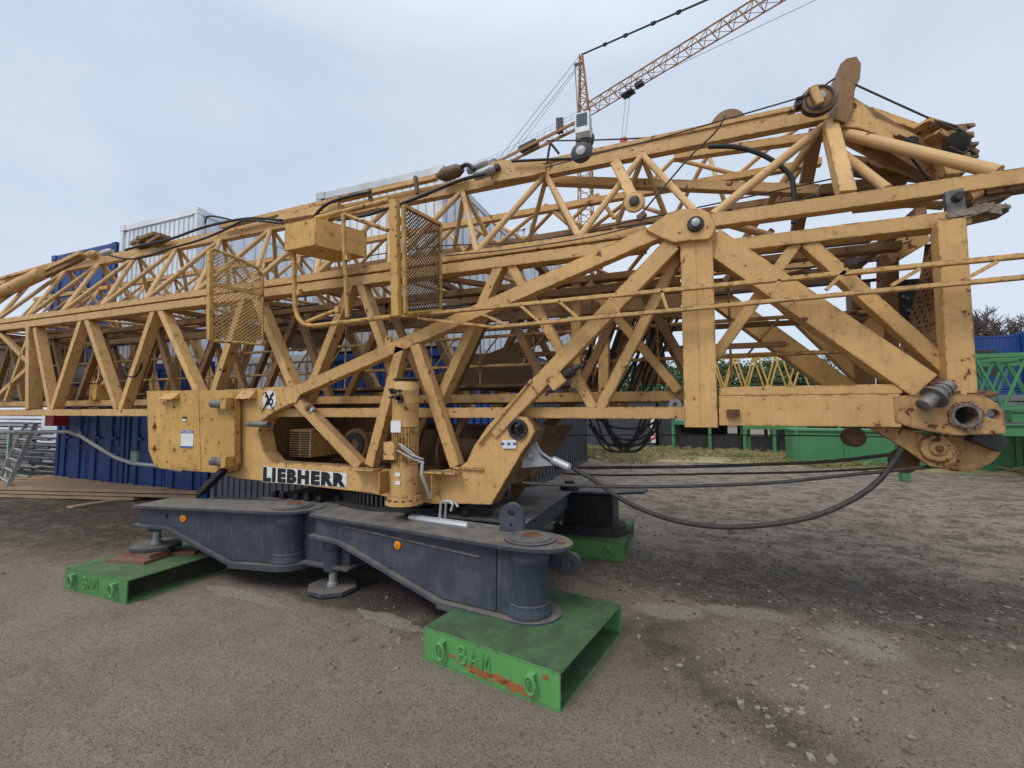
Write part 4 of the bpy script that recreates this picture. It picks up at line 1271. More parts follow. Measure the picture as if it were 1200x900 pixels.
# flange piece on the strut and cable gland
MB().beam(yp(560, 520, YA - .055), yp(623, 445, YA - .055), .018, .02).build('edge_strip', M['yellow'], plat)
q = yp(660, 444, YA)
MB().beam(yp(645, 452, YA - .03), yp(660, 440, YA - .03), .11, .07).build('gland_block', M['yellow'], plat)
MB().lathe(yp(661, 441, YA - .03), V((1, 0, .62)), [(0, .03), (.03, .045), (.09, .045), (.1, .025), (.16, .02)], 14).build('gland', M['dark'], plat)
MB().lathe(yp(650, 452, YA - .03), V((-.6, 0, -.6)), [(0, .02), (.03, .03), (.06, .03), (.07, .012), (.11, .012)], 10).build('gland', M['dark'], plat)
q = yp(370, 476, YPn + .1)
MB().lathe((q.x - .03, YPn, q.z), (1, 0, -.6), [(0, .03), (.05, .04), (.12, .04)], 12).build('hydraulic_fitting', M['steel'], plat)
MB().lathe((q.x + .03, YPn, q.z - .02), (0, -1, 0), [(0, .03), (.05, .03), (.06, .02)], 12).build('hydraulic_fitting', M['yellow_shaded'], plat)

# slewing motor standing on its gearbox
YM = 3.30
cm = yp(475, 520, YM); xm = cm.x
zz = lambda v: yp(475, v, YM).z
mot = MB().lathe((xm, YM, zz(590)), (0, 0, 1), [(0, .165), (.035, .165), (.04, .145), (.075, .145), (.08, .115), (zz(543) - zz(590), .115)], 32).build('slewing_motor', M['yellow'], ROOT)
m = MB().lathe((xm, YM, zz(543)), (0, 0, 1), [(0, .118), (.012, .118), (.014, .098), (zz(500) - zz(543), .098)], 32)
for i in range(26):
    w = i * 2 * math.pi / 26
    d = V((math.cos(w), math.sin(w), 0))
    m.hexa(V((xm, YM, (zz(543) + zz(500)) / 2 + .005)) + d * .104, d * .012, V((-d.y, d.x, 0)) * .004, (0, 0, (zz(500) - zz(543)) / 2 - .01))
m.build('motor_fins', M['yellow'], mot)
h_ = zz(447) - zz(500)
MB().lathe((xm, YM, zz(500)), (0, 0, 1), [(0, .116), (h_ * .5, .116), (h_ * .51, .119), (h_ * .53, .119), (h_ * .54, .114), (h_ * .78, .114), (h_ * .79, .117), (h_ * .81, .114), (h_ * .93, .112), (h_, .095)], 32).build('fan_cover', M['yellow'], mot)
MB().lathe((xm, YM, zz(446)), (0, 0, 1), [(0, .10), (.004, .112), (.014, .112), (.022, .08)], 32).build('rain_cap', M['dark'], mot)
tb = yp(460, 527, YM - .1)
MB().box(tb.x - .05, tb.x + .06, YM - .16, YM - .05, tb.z - .08, tb.z + .07).build('terminal_box', M['yellow'], mot)
q = yp(462, 497, YM - .1)
MB().hexa((q.x + .03, YM - .119, q.z - .02), (.05, 0, 0), (0, .002, 0), (0, 0, .05)).build('motor_plate', M['white'], mot)
m = MB()
for i in range(10):
    p = yp(458 + random.uniform(0, 12), 462 + random.uniform(-6, 8), YM - .13)
    m.hexa(p, (.016, 0, .004), (0, .016, 0), (-.003, 0, random.uniform(.008, .02)))
m.build('brake_gear', M['dark'], mot)
for v in (556, 566):
    q = yp(466, v, YM - .117)
    MB().hexa(q, (.024, 0, 0), (0, .0015, 0), (0, 0, .016)).build('motor_sticker', M['white'], mot)
m = MB()
for i, (a, b, c_) in enumerate([((468, 520), (482, 530), (493, 540)), ((470, 524), (484, 534), (496, 538)), ((466, 528), (480, 536), (497, 543))]):
    m.tube([yp(*a, YM - .14), yp(*b, YM - .15), yp(*c_, YM - .10)], .008, 6)
m.tube([yp(495, 540, YM - .1), yp(494, 556, YM - .11), yp(500, 572, YM - .06), yp(504, 584, YM)], .014, 8)
m.build('motor_cable', M['alu'], mot)
m = MB()
for i in range(8):
    w = R(180 + i * 24)
    m.lathe((xm + .153 * math.cos(w), YM + .153 * math.sin(w), zz(590) + .03), (0, 0, 1), [(0, .012), (.02, .012)], 6)
m.build('flange_bolts', M['rust'], mot)

# slewing ring
rg = MB().lathe((-2.75, 4.4, .70), (0, 0, 1), [(0, .95), (.06, .95), (.065, .85), (.16, .85), (.17, .9), (.25, .9)], 64)
rgo = rg.build('slewing_ring', M['dark'], ROOT)
m = MB()
for i in range(110):
    w = i * 2 * math.pi / 110
    d = V((math.cos(w), math.sin(w), 0))
    m.hexa(V((-2.75, 4.4, .815)) + d * .87, d * .03, V((-d.y, d.x, 0)) * .012, (0, 0, .045))
m.build('gear_teeth', M['dark'], rgo)

# wire rope that hangs from the socket at the back to the heel sheave, and the thin ropes
cs = yp(640, 537, 3.62)
so = MB().lathe(yp(646, 538, 3.62), yp(676, 552, 3.62) - yp(646, 538, 3.62), [(0, .02), (.02, .036), (.16, .036), (.18, .02)], 16).build('rope_socket', M['alu'], ROOT)
pk = [(612, 545), (614, 528), (622, 515), (630, 522), (634, 535), (648, 545), (612, 548)]
MB().plate([(yp(u, v, 3.62).x, yp(u, v, 3.62).z) for u, v in pk], 3.6, 3.64).build('socket_plate', M['steel'], so)
q = yp(622, 534, 3.6); MB().lathe((q.x, 3.57, q.z), (0, 1, 0), [(0, .02), (.004, .026), (.03, .026)], 12).build('socket_pin', M['steel'], so)
MB().tube([yp(628, 518, 3.62), yp(634, 530, 3.62), yp(648, 540, 3.62)], .012, 8).build('socket_link', M['steel'], so)
rp = cable([(672, 549), (695, 562), (720, 580), (750, 596), (790, 610), (835, 617), (875, 617), (920, 612), (960, 603), (1000, 585), (1030, 563), (1052, 533), (1058, 518)], 3.62, .0185, 'rope', 'suspension_rope', 10)
cable([(612, 566), (700, 570), (790, 570), (900, 566), (1000, 556), (1110, 545)], [3.3, 3.35, 3.4, 3.5, 3.6, 3.65], .012, 'rope', 'suspension_rope', 8)
cable([(650, 548), (690, 548), (800, 547), (900, 544), (980, 540), (1070, 529)], 4.3, .014, 'rope', 'suspension_rope', 8)
cable([(660, 555), (720, 557), (850, 555), (950, 553), (1060, 547)], 4.6, .01, 'rope', 'suspension_rope', 8)
cable([(600, 510), (760, 510), (900, 510), (1040, 512)], 4.9, .006, 'rope', 'suspension_rope', 6)

# ---- undercarriage: centre frame and folding legs
cf = MB().plate([(-4.3, .52), (-1.3, .52), (-1.3, .70), (-4.3, .70)], 3.62, 5.2).build('undercarriage_frame', M['slate'], ROOT)
m = MB().box(-4.35, -1.25, 3.56, 5.26, .702, .722)
m.build('frame_top_plate', M['slate'], cf)
# odds and ends on the frame: hinge lugs, bolts, hydraulic bits
m = MB()
for i in range(16):
    m.hexa((-4.2 + i * .17, 3.60 + random.uniform(-.02, .1), .74 + random.uniform(0, .03)), (.03, 0, .01), (0, .03, 0), (0, 0, random.uniform(.02, .05)))
m.build('frame_fittings', M['black_paint'], cf)
MB().beam(yp(235, 578, 3.3), yp(262, 551, 3.35), .05, .08).build('tail_prop', M['black_paint'], ROOT)


def leg(org, ang, L, nm_='outrigger_leg', mat='slate', rich=True, flip=False):
    """slim end at local x=0, thick end with the round column at x=L"""
    ca, sa = math.cos(R(ang)), math.sin(R(ang))
    ox, oy = org

    def W(x, y, z): return V((ox + x * ca - y * sa, oy + x * sa + y * ca, z))

    zt = .70
    zb = .20
    hw = .155
    prof = [(0, .54), (.32, .53), (L * .70, .235), (L, .235), (L, zt), (0, zt)]
    o = MB().prism([prof], lambda a, b, d: W(a, d, b), -hw, hw).build(nm_, M[mat], ROOT)
    # top plate with a round end
    rim = [(-.03, -.21), (L - .12, -.24)] + [(L + .02 + .36 * math.cos(t) * 1.0, .24 * math.sin(t)) for t in [R(-90 + 180 * i / 14) for i in range(15)]] + [(L - .12, .24), (-.03, .21)]
    MB().prism([rim], lambda a, b, d: W(a, b, d), zt + .002, zt + .028).build('top_flange', M[mat], o)
    # bottom flange follows the slope
    m = MB()
    pr = [(-.04, .525), (.33, .515), (L * .70, .212)]
    for a, b in zip(pr[:-1], pr[1:]):
        m.beam(W(a[0], 0, a[1]), W(b[0], 0, b[1]), .03, .40, side=W(0, 1, 0) - W(0, 0, 0), ext=.004)
    m.build('bottom_flange', M[mat], o)
    rim = [(L * .69, -.2)] + [(L + .05 + .24 * math.cos(t), .22 * math.sin(t)) for t in [R(-90 + 180 * i / 14) for i in range(15)]] + [(L * .69, .2)]
    MB().prism([rim], lambda a, b, d: W(a, b, d), .175, .228).build('foot_plate', M[mat], o)
    # round column at the thick end, standing proud of the web
    MB().lathe(W(L + .06, -.03, .228), (0, 0, 1), [(0, .165), (.03, .165), (.05, .152), (.085, .152), (.09, .146), (.36, .146), (.37, .152), (.40, .152), (.41, .146), (zt - .228, .146)], 36).build('pivot_column', M[mat], o)
    MB().lathe(W(L + .06, 0, zt + .028), (0, 0, 1), [(0, .19), (.012, .19), (.014, .16), (.02, .16), (.022, .1), (.03, .09)], 32).build('pivot_cap', M[mat], o)
    MB().lathe(W(L + .07, 0, zt + .055), (0, 0, 1), [(0, .075), (.006, .07), (.014, .05)], 22).build('cap_plug', M['rust'], o)
    # spindle jack at the slim end
    jz = .03
    return o, W


def jack(o, W, x, z0, mat='slate'):
    MB().lathe(W(x, 0, z0 + .17), (0, 0, 1), [(0, .07), (.01, .085), (.20, .085), (.21, .095), (max(.26, .52 - z0 - .17), .095)], 22).build('jack_sleeve', M[mat], o)
    MB().lathe(W(x, 0, z0 + .03), (0, 0, 1), [(0, .05), (.03, .05), (.035, .035), (.16, .035)], 16).build('jack_spindle', M['steel'], o)
    oc = [(.17 * math.cos(R(22.5 + 45 * i)) * 1.38, .17 * math.sin(R(22.5 + 45 * i)) * 1.3) for i in range(8)]
    MB().prism([oc], lambda a, b, d: W(x + a, b, d), z0, z0 + .035).build('jack_foot', M[mat], o)


A1 = -6.5
leg1, W1 = leg((-3.14, 3.36), A1, 2.03)
jack(leg1, W1, .06, .012)
A2 = 12
leg2, W2 = leg((-5.12, 3.02), A2, 1.5)
jack(leg2, W2, .04, .27)


fb = MB().box(-3.80, -2.9, 3.36, 3.60, .24, .695)
fb.build('frame_arm', M['slate'], cf)
MB().box(-3.86, -2.85, 3.28, 3.62, .699, .72).build('frame_arm_flange', M['slate'], cf)
MB().box(-3.86, -2.85, 3.28, 3.62, .215, .238).build('frame_arm_flange', M['slate'], cf)


def reflector(o, W, x, z):
    p = W(x, -.157, z); d = (W(0, -1, 0) - W(0, 0, 0))
    r_ = MB().lathe(p, d, [(0, .034), (.008, .034), (.012, .028)], 20).build('reflector', M['orange'], o)
    MB().lathe(p + d * .012, d, [(0, .008), (.003, .007)], 10).build('reflector_screw', M['brown'], r_)


reflector(leg1, W1, .98, .575)
reflector(leg2, W2, .50, .61)
m = MB().beam(W1(.40, -.160, .655), W1(1.76, -.160, .600), .016, .016); m.build('weld_strip', M['steel_worn'], leg1)
m = MB().beam(W1(1.89, -.16, .25), W1(1.89, -.16, .69), .016, .014); m.build('weld_strip', M['slate'], leg1)
for W_, o_, x_ in [(W1, leg1, .25), (W2, leg2, .28)]:
    MB().hexa(W_(x_, -.158, .625), (.03 * math.cos(0), 0, 0), (0, .004, 0), (0, 0, .018)).build('type_plate', M['slate'], o_)
# lug with hole on the front leg
c_ = W1(1.88, .12, .73)
MB().plate([(c_.x - .10, c_.z), (c_.x + .10, c_.z), (c_.x + .10, c_.z + .12)] + arc(c_.x, c_.z + .13, .09, 10, 170, 8) + [(c_.x - .10, c_.z + .12)], c_.y - .02, c_.y + .02, [circ(c_.x, c_.z + .14, .03, 14), circ(c_.x, c_.z + .05, .012, 8)]).build('towing_lug', M['slate'], leg1)
MB().lathe(W1(2.33, 0, .728), (0, 0, 1), [(0, .035), (.004, .03)], 14).build('lug_bush', M['rust'], leg1)
c_ = W1(2.34, .16, .55)
MB().plate(circ(c_.x, c_.z, .075, 22) , c_.y - .02, c_.y + .03, [circ(c_.x, c_.z, .028, 14)]).build('side_eye', M['slate'], leg1)
MB().box(c_.x - .22, c_.x - .03, c_.y - .015, c_.y + .025, c_.z - .045, c_.z + .045).build('side_eye_arm', M['slate'], leg1)
q = W1(.88, .1, .73)
MB().plate(arc(q.x, q.z, .05, 0, 180, 10) , q.y - .03, q.y + .03, [circ(q.x, q.z + .022, .014, 10)]).build('small_lug', M['black_paint'], leg1)

# far right leg, black, thick end towards us
b3 = MB().box(-1.45, -.80, 5.35, 5.85, .25, .66).build('outrigger_leg', M['black_paint'], ROOT)
MB().prism([[(-1.6, 5.15), (-.75, 5.25), (-.45, 5.45), (-.42, 5.62), (-.62, 5.8), (-.9, 5.92), (-1.6, 5.92)]], lambda a, b, d: V((a, b, d)), .70, .725).build('top_flange', M['slate'], b3)
MB().prism([[(-1.5, 5.25)] + [(-.92 + .30 * math.cos(t), 5.6 + .33 * math.sin(t)) for t in [R(-90 + 180 * i / 12) for i in range(13)]] + [(-1.5, 5.95)]], lambda a, b, d: V((a, b, d)), .205, .25).build('foot_plate', M['black_paint'], b3)
MB().prism([[(-1.5, 5.28)] + [(-.98 + .30 * math.cos(t), 5.6 + .3 * math.sin(t)) for t in [R(-90 + 180 * i / 12) for i in range(13)]] + [(-1.5, 5.92)]], lambda a, b, d: V((a, b, d)), .252, .30).build('foot_plate', M['black_paint'], b3)
MB().plate(circ(-1.0, .43, .09, 18), 5.31, 5.35, [circ(-1.0, .43, .03, 12)]).build('hinge_eye', M['black_paint'], b3)
MB().box(-1.15, -.82, 5.33, 5.348, .34, .52).build('hinge_cheek', M['black_paint'], b3)
MB().tube([(-1.42, 5.32, .66), (-1.42, 5.32, .22)], .02, 8).build('hinge_pin', M['steel'], b3)
MB().lathe((-1.3, 5.3, .725), (0, 0, 1), [(0, .12), (.05, .12), (.055, .06), (.1, .06)], 16).build('pivot_cap', M['black_paint'], b3)
MB().beam((-1.45, 5.35, .5), (-2.3, 4.6, .55), .30, .28, side=(0, 0, 1)).build('leg_arm', M['black_paint'], b3)
b4 = MB().beam((-5.0, 5.75, .5), (-3.7, 5.0, .52), .30, .36, side=(0, 0, 1)).build('outrigger_leg', M['black_paint'], ROOT)
MB().lathe((-4.9, 5.7, .2), (0, 0, 1), [(0, .2), (.04, .2), (.05, .09), (.35, .09)], 18).build('jack_foot', M['black_paint'], b4)

# ------------------------------------------------------------------ ballast slabs
def slab(x0, y0, wx, wy, h, rot, label, mat, writing, rings=True, openside=True):
    ca, sa = math.cos(R(rot)), math.sin(R(rot))

    def W(x, y, z): return V((x0 + x * ca - y * sa, y0 + x * sa + y * ca, z))

    t = .012
    root = empty('ballast_slab', W(wx / 2, wy / 2, 0), label, 'ballast slab', 'green steel ballast slabs under the legs')
    fr = lambda a, b, d: W(a, b, d)
    m = MB()
    ww = lambda a0, a1, b0, b1, c0, c1: m.hexa(W((a0 + a1) / 2, (b0 + b1) / 2, (c0 + c1) / 2), (W(1, 0, 0) - W(0, 0, 0)) * (a1 - a0) / 2, (W(0, 1, 0) - W(0, 0, 0)) * (b1 - b0) / 2, (0, 0, (c1 - c0) / 2))
    ww(0, wx, 0, wy, h - t, h); m.build('top_sheet', M[mat], root)
    m = MB(); ww(.001, wx - .001, .001, wy - .001, -.02, t); m.build('bottom_sheet', M[mat], root)
    m = MB(); ww(0.0005, wx - .0005, .0005, t, t, h - t); face = m.build('front_sheet', M[mat], root)
    m = MB(); ww(0.0005, wx - .0005, wy - t, wy - .0005, t, h - t); m.build('back_sheet', M[mat], root)
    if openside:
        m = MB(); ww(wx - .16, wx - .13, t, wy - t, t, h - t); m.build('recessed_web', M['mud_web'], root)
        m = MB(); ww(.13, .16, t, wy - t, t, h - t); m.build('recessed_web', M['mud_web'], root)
    if rings:
        for x in (.17 * wx + .0, .83 * wx):
            m = MB(); m.hexa(W(x, -.018, h * .72), (W(1, 0, 0) - W(0, 0, 0)) * .022, (W(0, 1, 0) - W(0, 0, 0)) * .018, (0, 0, .016))
            lug = m.build('ring_lug', M['green_bead'], face)
            pts = [W(x + .032 * math.cos(w) * 1.0, -.036 - .006 * math.sin(w), h * .52 + .052 * math.sin(w)) for w in [2 * math.pi * i / 16 for i in range(17)]]
            MB().tube(pts, .0085, 7).build('lifting_ring', M['green_bead'], face)
    if writing:
        txt, xw, hw_, xo, zo = writing
        # raised weld bead letters drawn as strokes
        G = {'B': [[(0, 0), (0, 1), (.5, .95), (.55, .75), (.45, .55), (0, .5)], [(.45, .55), (.65, .4), (.6, .1), (.4, 0), (0, 0)]], 'A': [[(0, 0), (.35, 1), (.7, 0)], [(.15, .4), (.55, .4)]],
             'M': [[(0, 0), (.1, 1), (.4, .35), (.7, 1), (.8, 0)]], '2': [[(0, .8), (.2, 1), (.5, .9), (.5, .6), (0, 0), (.6, 0)]], '7': [[(0, 1), (.6, 1), (.2, 0)]]}
        m = MB(); x = xo
        for chh in txt:
            for st_ in G[chh]:
                m.tube([W(x + a * xw, -.003, zo + b * hw_) for a, b in st_], .0075, 6)
            x += xw * 1.15
        m.build('weld_bead_lettering', M['green_bead'], face)
    return W, face


W_, f1 = slab(-1.66, 2.66, 1.01, 1.03, .215, -11, 'green steel slab nearest the camera with BAM in weld bead and orange rust patches', 'green_chipped', ('BAM', .075, .10, .31, .07))
# bare primer and rust patches where the paint has come off the front sheet: irregular flat flakes
pm_ = MB()
for (cx, cz, rx, rz) in [(.34, .07, .05, .012), (.47, .055, .09, .02), (.60, .06, .07, .022), (.70, .05, .08, .028), (.80, .035, .05, .012), (.24, .09, .03, .008), (.92, .165, .02, .016), (.40, .04, .03, .008), (.53, .03, .04, .006)]:
    ring_ = []
    for i in range(40):
        w = 2 * math.pi * i / 40
        k_ = 1 + .9 * noise.noise(V((math.cos(w) * 2.6 + cx * 9, math.sin(w) * 2.6, cz * 40)))
        ring_.append((cx + rx * k_ * math.cos(w), max(.014, min(.2, cz + rz * k_ * math.sin(w)))))
    pm_.prism([ring_], lambda a, b, d: W_(a, d, b), -.0012, -.0004)
orm = plain('orange primer', (.33, .11, .045), .85, .4, 9)
pm_.build('bare_primer_patch', orm, f1)
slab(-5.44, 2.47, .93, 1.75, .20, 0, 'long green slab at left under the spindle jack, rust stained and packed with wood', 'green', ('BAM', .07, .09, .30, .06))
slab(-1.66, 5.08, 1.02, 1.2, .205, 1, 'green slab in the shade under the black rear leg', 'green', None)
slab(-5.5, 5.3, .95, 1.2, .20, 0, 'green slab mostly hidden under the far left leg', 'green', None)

# packing timbers under the left jack
for i, (x, y, z, lx, ly, lz, a, lab) in enumerate([(-5.06, 2.86, .20, .22, .14, .03, 12, 'rust red packing board lying flat, lowest under the left jack'), (-4.86, 3.12, .20, .17, .05, .03, 25, 'narrow rust red board poking out behind the left jack foot'),
                                                   (-5.05, 2.93, .231, .18, .10, .036, 4, 'upper packing block directly under the left jack foot')]):
    ca, sa = math.cos(R(a)), math.sin(R(a))
    o = MB().hexa((x, y, z + lz / 2), (lx * ca, lx * sa, 0), (-ly * sa, ly * ca, 0), (0, 0, lz / 2)).build('packing_block', M['woodred'])
    tag(o, lab, 'packing block', 'packing blocks under the left jack')

# galvanised bar with bent handle lying on the front leg
q = W1(1.22, .05, .745)
da = W1(1, 0, 0) - W1(0, 0, 0)
tool = MB().tube([q - da * .30, q - da * .26, q + da * .26, q + da * .30], [.02, .032, .032, .028], 8).build('steel_bar', M['alu'])
tag(tool, 'grey galvanised bar with bent rod handle lying on the front slate leg', 'bar')
ORG[tool.name] = tool.location.copy()
hp_ = [q + da * .02 + V((0, 0, .02)), q + da * .03 + V((0, 0, .15)), q + da * .05 + V((0, 0, .175)), q + da * .12 + V((0, .0, .175)), q + da * .15 + V((0, 0, .155)), q + da * .13 + V((0, 0, .10))]
MB().tube(hp_, .011, 8).build('bent_handle', M['alu'], tool)
MB().tube([p + V((.02, .05, -.01)) for p in hp_[:4]] + [hp_[4] + V((.02, .05, -.03))], .011, 8).build('bent_handle', M['alu'], tool)

# coil of black hoses hanging below the lattice
coil = MB()
for i in range(11):
    u0 = 684 + random.uniform(0, 34); u1 = 775 + random.uniform(-25, 14)
    vb = 512 + random.uniform(-10, 20)
    y_ = 3.85 + .025 * i
    pp_ = []
    for k_ in range(17):
        t = k_ / 16
        sag = 1 - abs(2 * t - 1 - .15 * math.sin(i)) ** 2.6
        pp_.append(yp(u0 + (u1 - u0) * t, 487 + (vb - 487) * max(0, sag), y_ + .03 * math.sin(t * 6 + i)))
    coil.tube(pp_, random.choice([.009, .012, .014]), 7)
tag(coil.build('hose_coil', M['rubber']), 'coil of black hoses hanging under the yellow lattice beam', 'hose')

# ------------------------------------------------------------------ containers
def container(name, x0, y0, w, l, z0, h, mat, label, group, doors=True, rot=0, rail=None, win=False):
    root = empty(name, (x0 + w / 2, y0 + l / 2, z0), label, 'container', group)
    # body of corrugated sides
    m = MB()
    m.box(x0 + .04, x0 + w - .04, y0 + .05, y0 + l - .05, z0 + .05, z0 + h - .06)
    n = int(l / .28)
    for i in range(n):
        y = y0 + .14 + (l - .28) * (i + .5) / n
        for xx in (x0 + .026, x0 + w - .026):
            m.hexa((xx, y, z0 + h / 2), (.008, 0, 0), (0, .09, 0), (0, 0, h / 2 - .14))
    body = m.build('body', M[mat], root)
    m = MB()
    rm = mat if rail is None else rail
    for xx in (x0, x0 + w - .10):
        for yy in (y0, y0 + l - .10): m.box(xx, xx + .1, yy, yy + .1, z0 + .1, z0 + h - .1)
    for zz_ in (z0, z0 + h - .12):
        m.box(x0 + .1, x0 + w - .1, y0 + .01, y0 + .1, zz_ + .005, zz_ + .115); m.box(x0 + .1, x0 + w - .1, y0 + l - .1, y0 + l - .01, zz_ + .005, zz_ + .115)
        m.box(x0 + .01, x0 + .1, y0 + .1, y0 + l - .1, zz_ + .005, zz_ + .115); m.box(x0 + w - .1, x0 + w - .01, y0 + .1, y0 + l - .1, zz_ + .005, zz_ + .115)
    m.build('frame', M[rm], root)
    for xx in (x0 - .006, x0 + w - .164):
        for yy in (y0 - .006, y0 + l - .164):
            for zz_ in (z0 - .0, z0 + h - .115):
                MB().box(xx, xx + .17, yy, yy + .17, zz_, zz_ + .118).build('corner_casting', M[rm], root)
    if doors:
        for s_ in (0, 1):
            a = x0 + .11 + s_ * (w - .22) / 2 + .008; b = a + (w - .22) / 2 - .016
            m = MB().box(a, b, y0 + .02, y0 + .046, z0 + .13, z0 + h - .13)
            for i in range(3):
                zc = z0 + .13 + (h - .26) * (i + .5) / 3
                m.box(a + .07, b - .07, y0 + .008, y0 + .0195, zc - (h - .26) / 6 + .05, zc + (h - .26) / 6 - .05)
            d = m.build('door', M[mat], root)
            for f in (.25, .75):
                x = a + (b - a) * f
                MB().tube([(x, y0 - .01, z0 + .1), (x, y0 - .01, z0 + h - .1)], .016, 8).build('lock_rod', M[mat], d)
                mm = MB().hexa((x + .08, y0 - .03, z0 + 1.12), (.10, 0, -.012), (0, .01, 0), (0, 0, .022)); mm.hexa((x, y0 - .02, z0 + 1.2), (.05, 0, 0), (0, .015, 0), (0, 0, .035))
                mm.build('lock_handle', M['steel'] if random.random() < .35 else M[mat], d)
    else:
        m = MB()
        k = int(w / .16)
        for i in range(k):
            x = x0 + .14 + (w - .28) * (i + .5) / k
            m.hexa((x, y0 + .044, z0 + h / 2), (.045, 0, 0), (0, .016, 0), (0, 0, h / 2 - .15))
        m.build('ribbed_end', M[mat], root)
        if win:
            MB().box(x0 + .5, x0 + .95, y0 + .005, y0 + .02, z0 + 1.3, z0 + 2.0).build('window', M['white'], root)
    return root


GC = 'containers in the row behind the crane'
YC = 5.62
container('shipping_container', -13.05, YC, 2.44, 6.06, 0, 2.59, 'blue', 'dark blue container with closed doors on the ground beside the scaffold tubes', GC)
container('shipping_container', -10.55, YC, 2.44, 6.06, 0, 2.59, 'blue', 'dark blue container on the ground behind the yellow tail plate', GC)
container('shipping_container', -8.02, YC, 2.44, 6.06, 0, 1.36, 'grey_mid', 'low half height grey container under the pale one', GC, doors=False)
container('shipping_container', -8.02, YC, 2.44, 6.06, 1.37, 1.25, 'whitebox', 'pale low container seen through the lattice between two blue ones', GC, doors=False)
container('shipping_container', -5.50, YC, 2.44, 3.0, 0, 2.59, 'blue_bright', 'bright blue ribbed container on the ground behind the slewing motor', GC, doors=False)
container('shipping_container', -13.66, YC - .02, 2.44, 6.06, 2.60, 2.68, 'blue', 'blue container on the upper level with only its top corner above the crane', GC)
container('office_container', -11.14, YC, 2.44, 6.06, 2.60, 3.02, 'whitebox', 'white office container rising above the crane on the upper level', GC, doors=False)
container('office_container', -5.72, YC, 2.44, 3.0, 2.62, 2.73, 'whitebox', 'white container with a grey top rail just above the jib', GC, doors=False, rail='alu')
container('office_container', -5.5, 9.0, 2.44, 6.0, 2.9, 2.9, 'whitebox', 'pale container behind the jib lattice, set back from the row', GC, doors=False)
container('shipping_container', -5.5, 9.0, 2.44, 6.0, 0, 2.88, 'greybox', 'dark container on the ground below the pale one set back', GC, doors=False)

# ------------------------------------------------------------------ left foreground clutter
GP = 'planks piled beside the blue containers'
pA, pB = zp(-5, 583, 0), zp(165, 588, 0)
pd = (pB - pA).normalized(); pn = V((-pd.y, pd.x, 0))
for lay, ln in enumerate(['bottom', 'middle', 'top']):
    for row, rn in enumerate(['front row', 'second row', 'third row', 'fourth row', 'back row']):
        st_ = -1.6 + random.uniform(-.3, .5) + .15 * lay
        ln_ = 5.2 + random.uniform(-.9, .5)
        c0 = pA + pn * (.12 + row * .26 + random.uniform(-.02, .02)) + V((0, 0, .035 + lay * .068 + row * .012))
        tl_ = V((pd.x, pd.y, random.uniform(-.004, .004))); sk = pn * random.uniform(-.02, .02)
        o = MB().beam(c0 + tl_ * st_, c0 + tl_ * (st_ + ln_) + sk, .05, .22, side=pn).build('plank', M['wood'])
        tag(o, 'weathered tan board in the %s, %s layer of the plank pile' % (rn, ln), 'plank', GP)
for x_, y_, lb in [(-12.6, 4.85, 'dark bearer timber under the left end of the plank pile'), (-10.0, 5.2, 'dark bearer timber under the right end of the plank pile')]:
    tag(MB().box(x_, x_ + .2, y_ - .7, y_ + .7, -.02, .03).build('bearer_timber', M['wood']), lb, 'timber', 'bearer timbers under the plank pile')

# ladder leaning at far left
a0, a1 = zp(3, 579, .28), yp(30, 497, 5.0)
off = V((.30, .14, 0))
lad = empty('aluminium_ladder', a0, 'aluminium ladder leaning against the lattice at far left', 'ladder')
tops = []
b0 = zp(9, 572, .1); t0 = yp(28, 500, 5.2)
s0b, s0t = yp(-3, 566, 4.9), yp(31, 496, 5.05)
s1b, s1t = yp(8, 574, 4.65), yp(42, 496, 4.85)
for p, q_ in ((s0b, s0t), (s1b, s1t)):
    MB().beam(p, q_, .03, .07, side=(.3, 1, 0)).build('stile', M['alu'], lad)
for i in range(6):
    t = .1 + i * .16
    MB().tube([s0b.lerp(s0t, t), s1b.lerp(s1t, t)], .018, 8).build('rung', M['alu'], lad)

# scaffold tubes stacked behind the ladder
GS = 'steel tubes stacked at far left'
for i in range(48):
    row = i // 6
    y = 5.3 + (i % 6) * .16
    z = .12 + row * .15 + random.uniform(-.03, .03)
    o = MB().tube([(-17.6 + random.uniform(-.5, .5), y + random.uniform(-.05, .05), z + random.uniform(-.03, .03)), (-13.35 + random.uniform(-.35, .1), y, z)], random.choice([.02, .026, .03]), 8).build('scaffold_tube', M[random.choice(['steel', 'steel_worn', 'grey_mid', 'alu', 'steel_worn'])])
    tag(o, 'grey steel tube in the stack beside the blue container', 'tube', GS)
sp_ = empty('tube_rack', (-15, 5.6, 0), 'pale steel rack holding the stacked tubes at far left', 'rack')
for x in (-13.75, -15.6):
    for y in (5.15, 6.3):
        MB().beam((x, y, 0), (x, y, 1.35), .06, .06).build('upright', M['green_pale'], sp_)
    MB().beam((x, 5.15, .08), (x, 6.3, .08), .06, .06, side=(0, 0, 1)).build('bearer', M['green_pale'], sp_)
m = MB().box(-15.6, -13.5, 6.4, 6.43, .9, 1.6); tag(m.build('pale_panel', M['whitebox']), 'pale sheet panel standing behind the tube stack', 'panel')
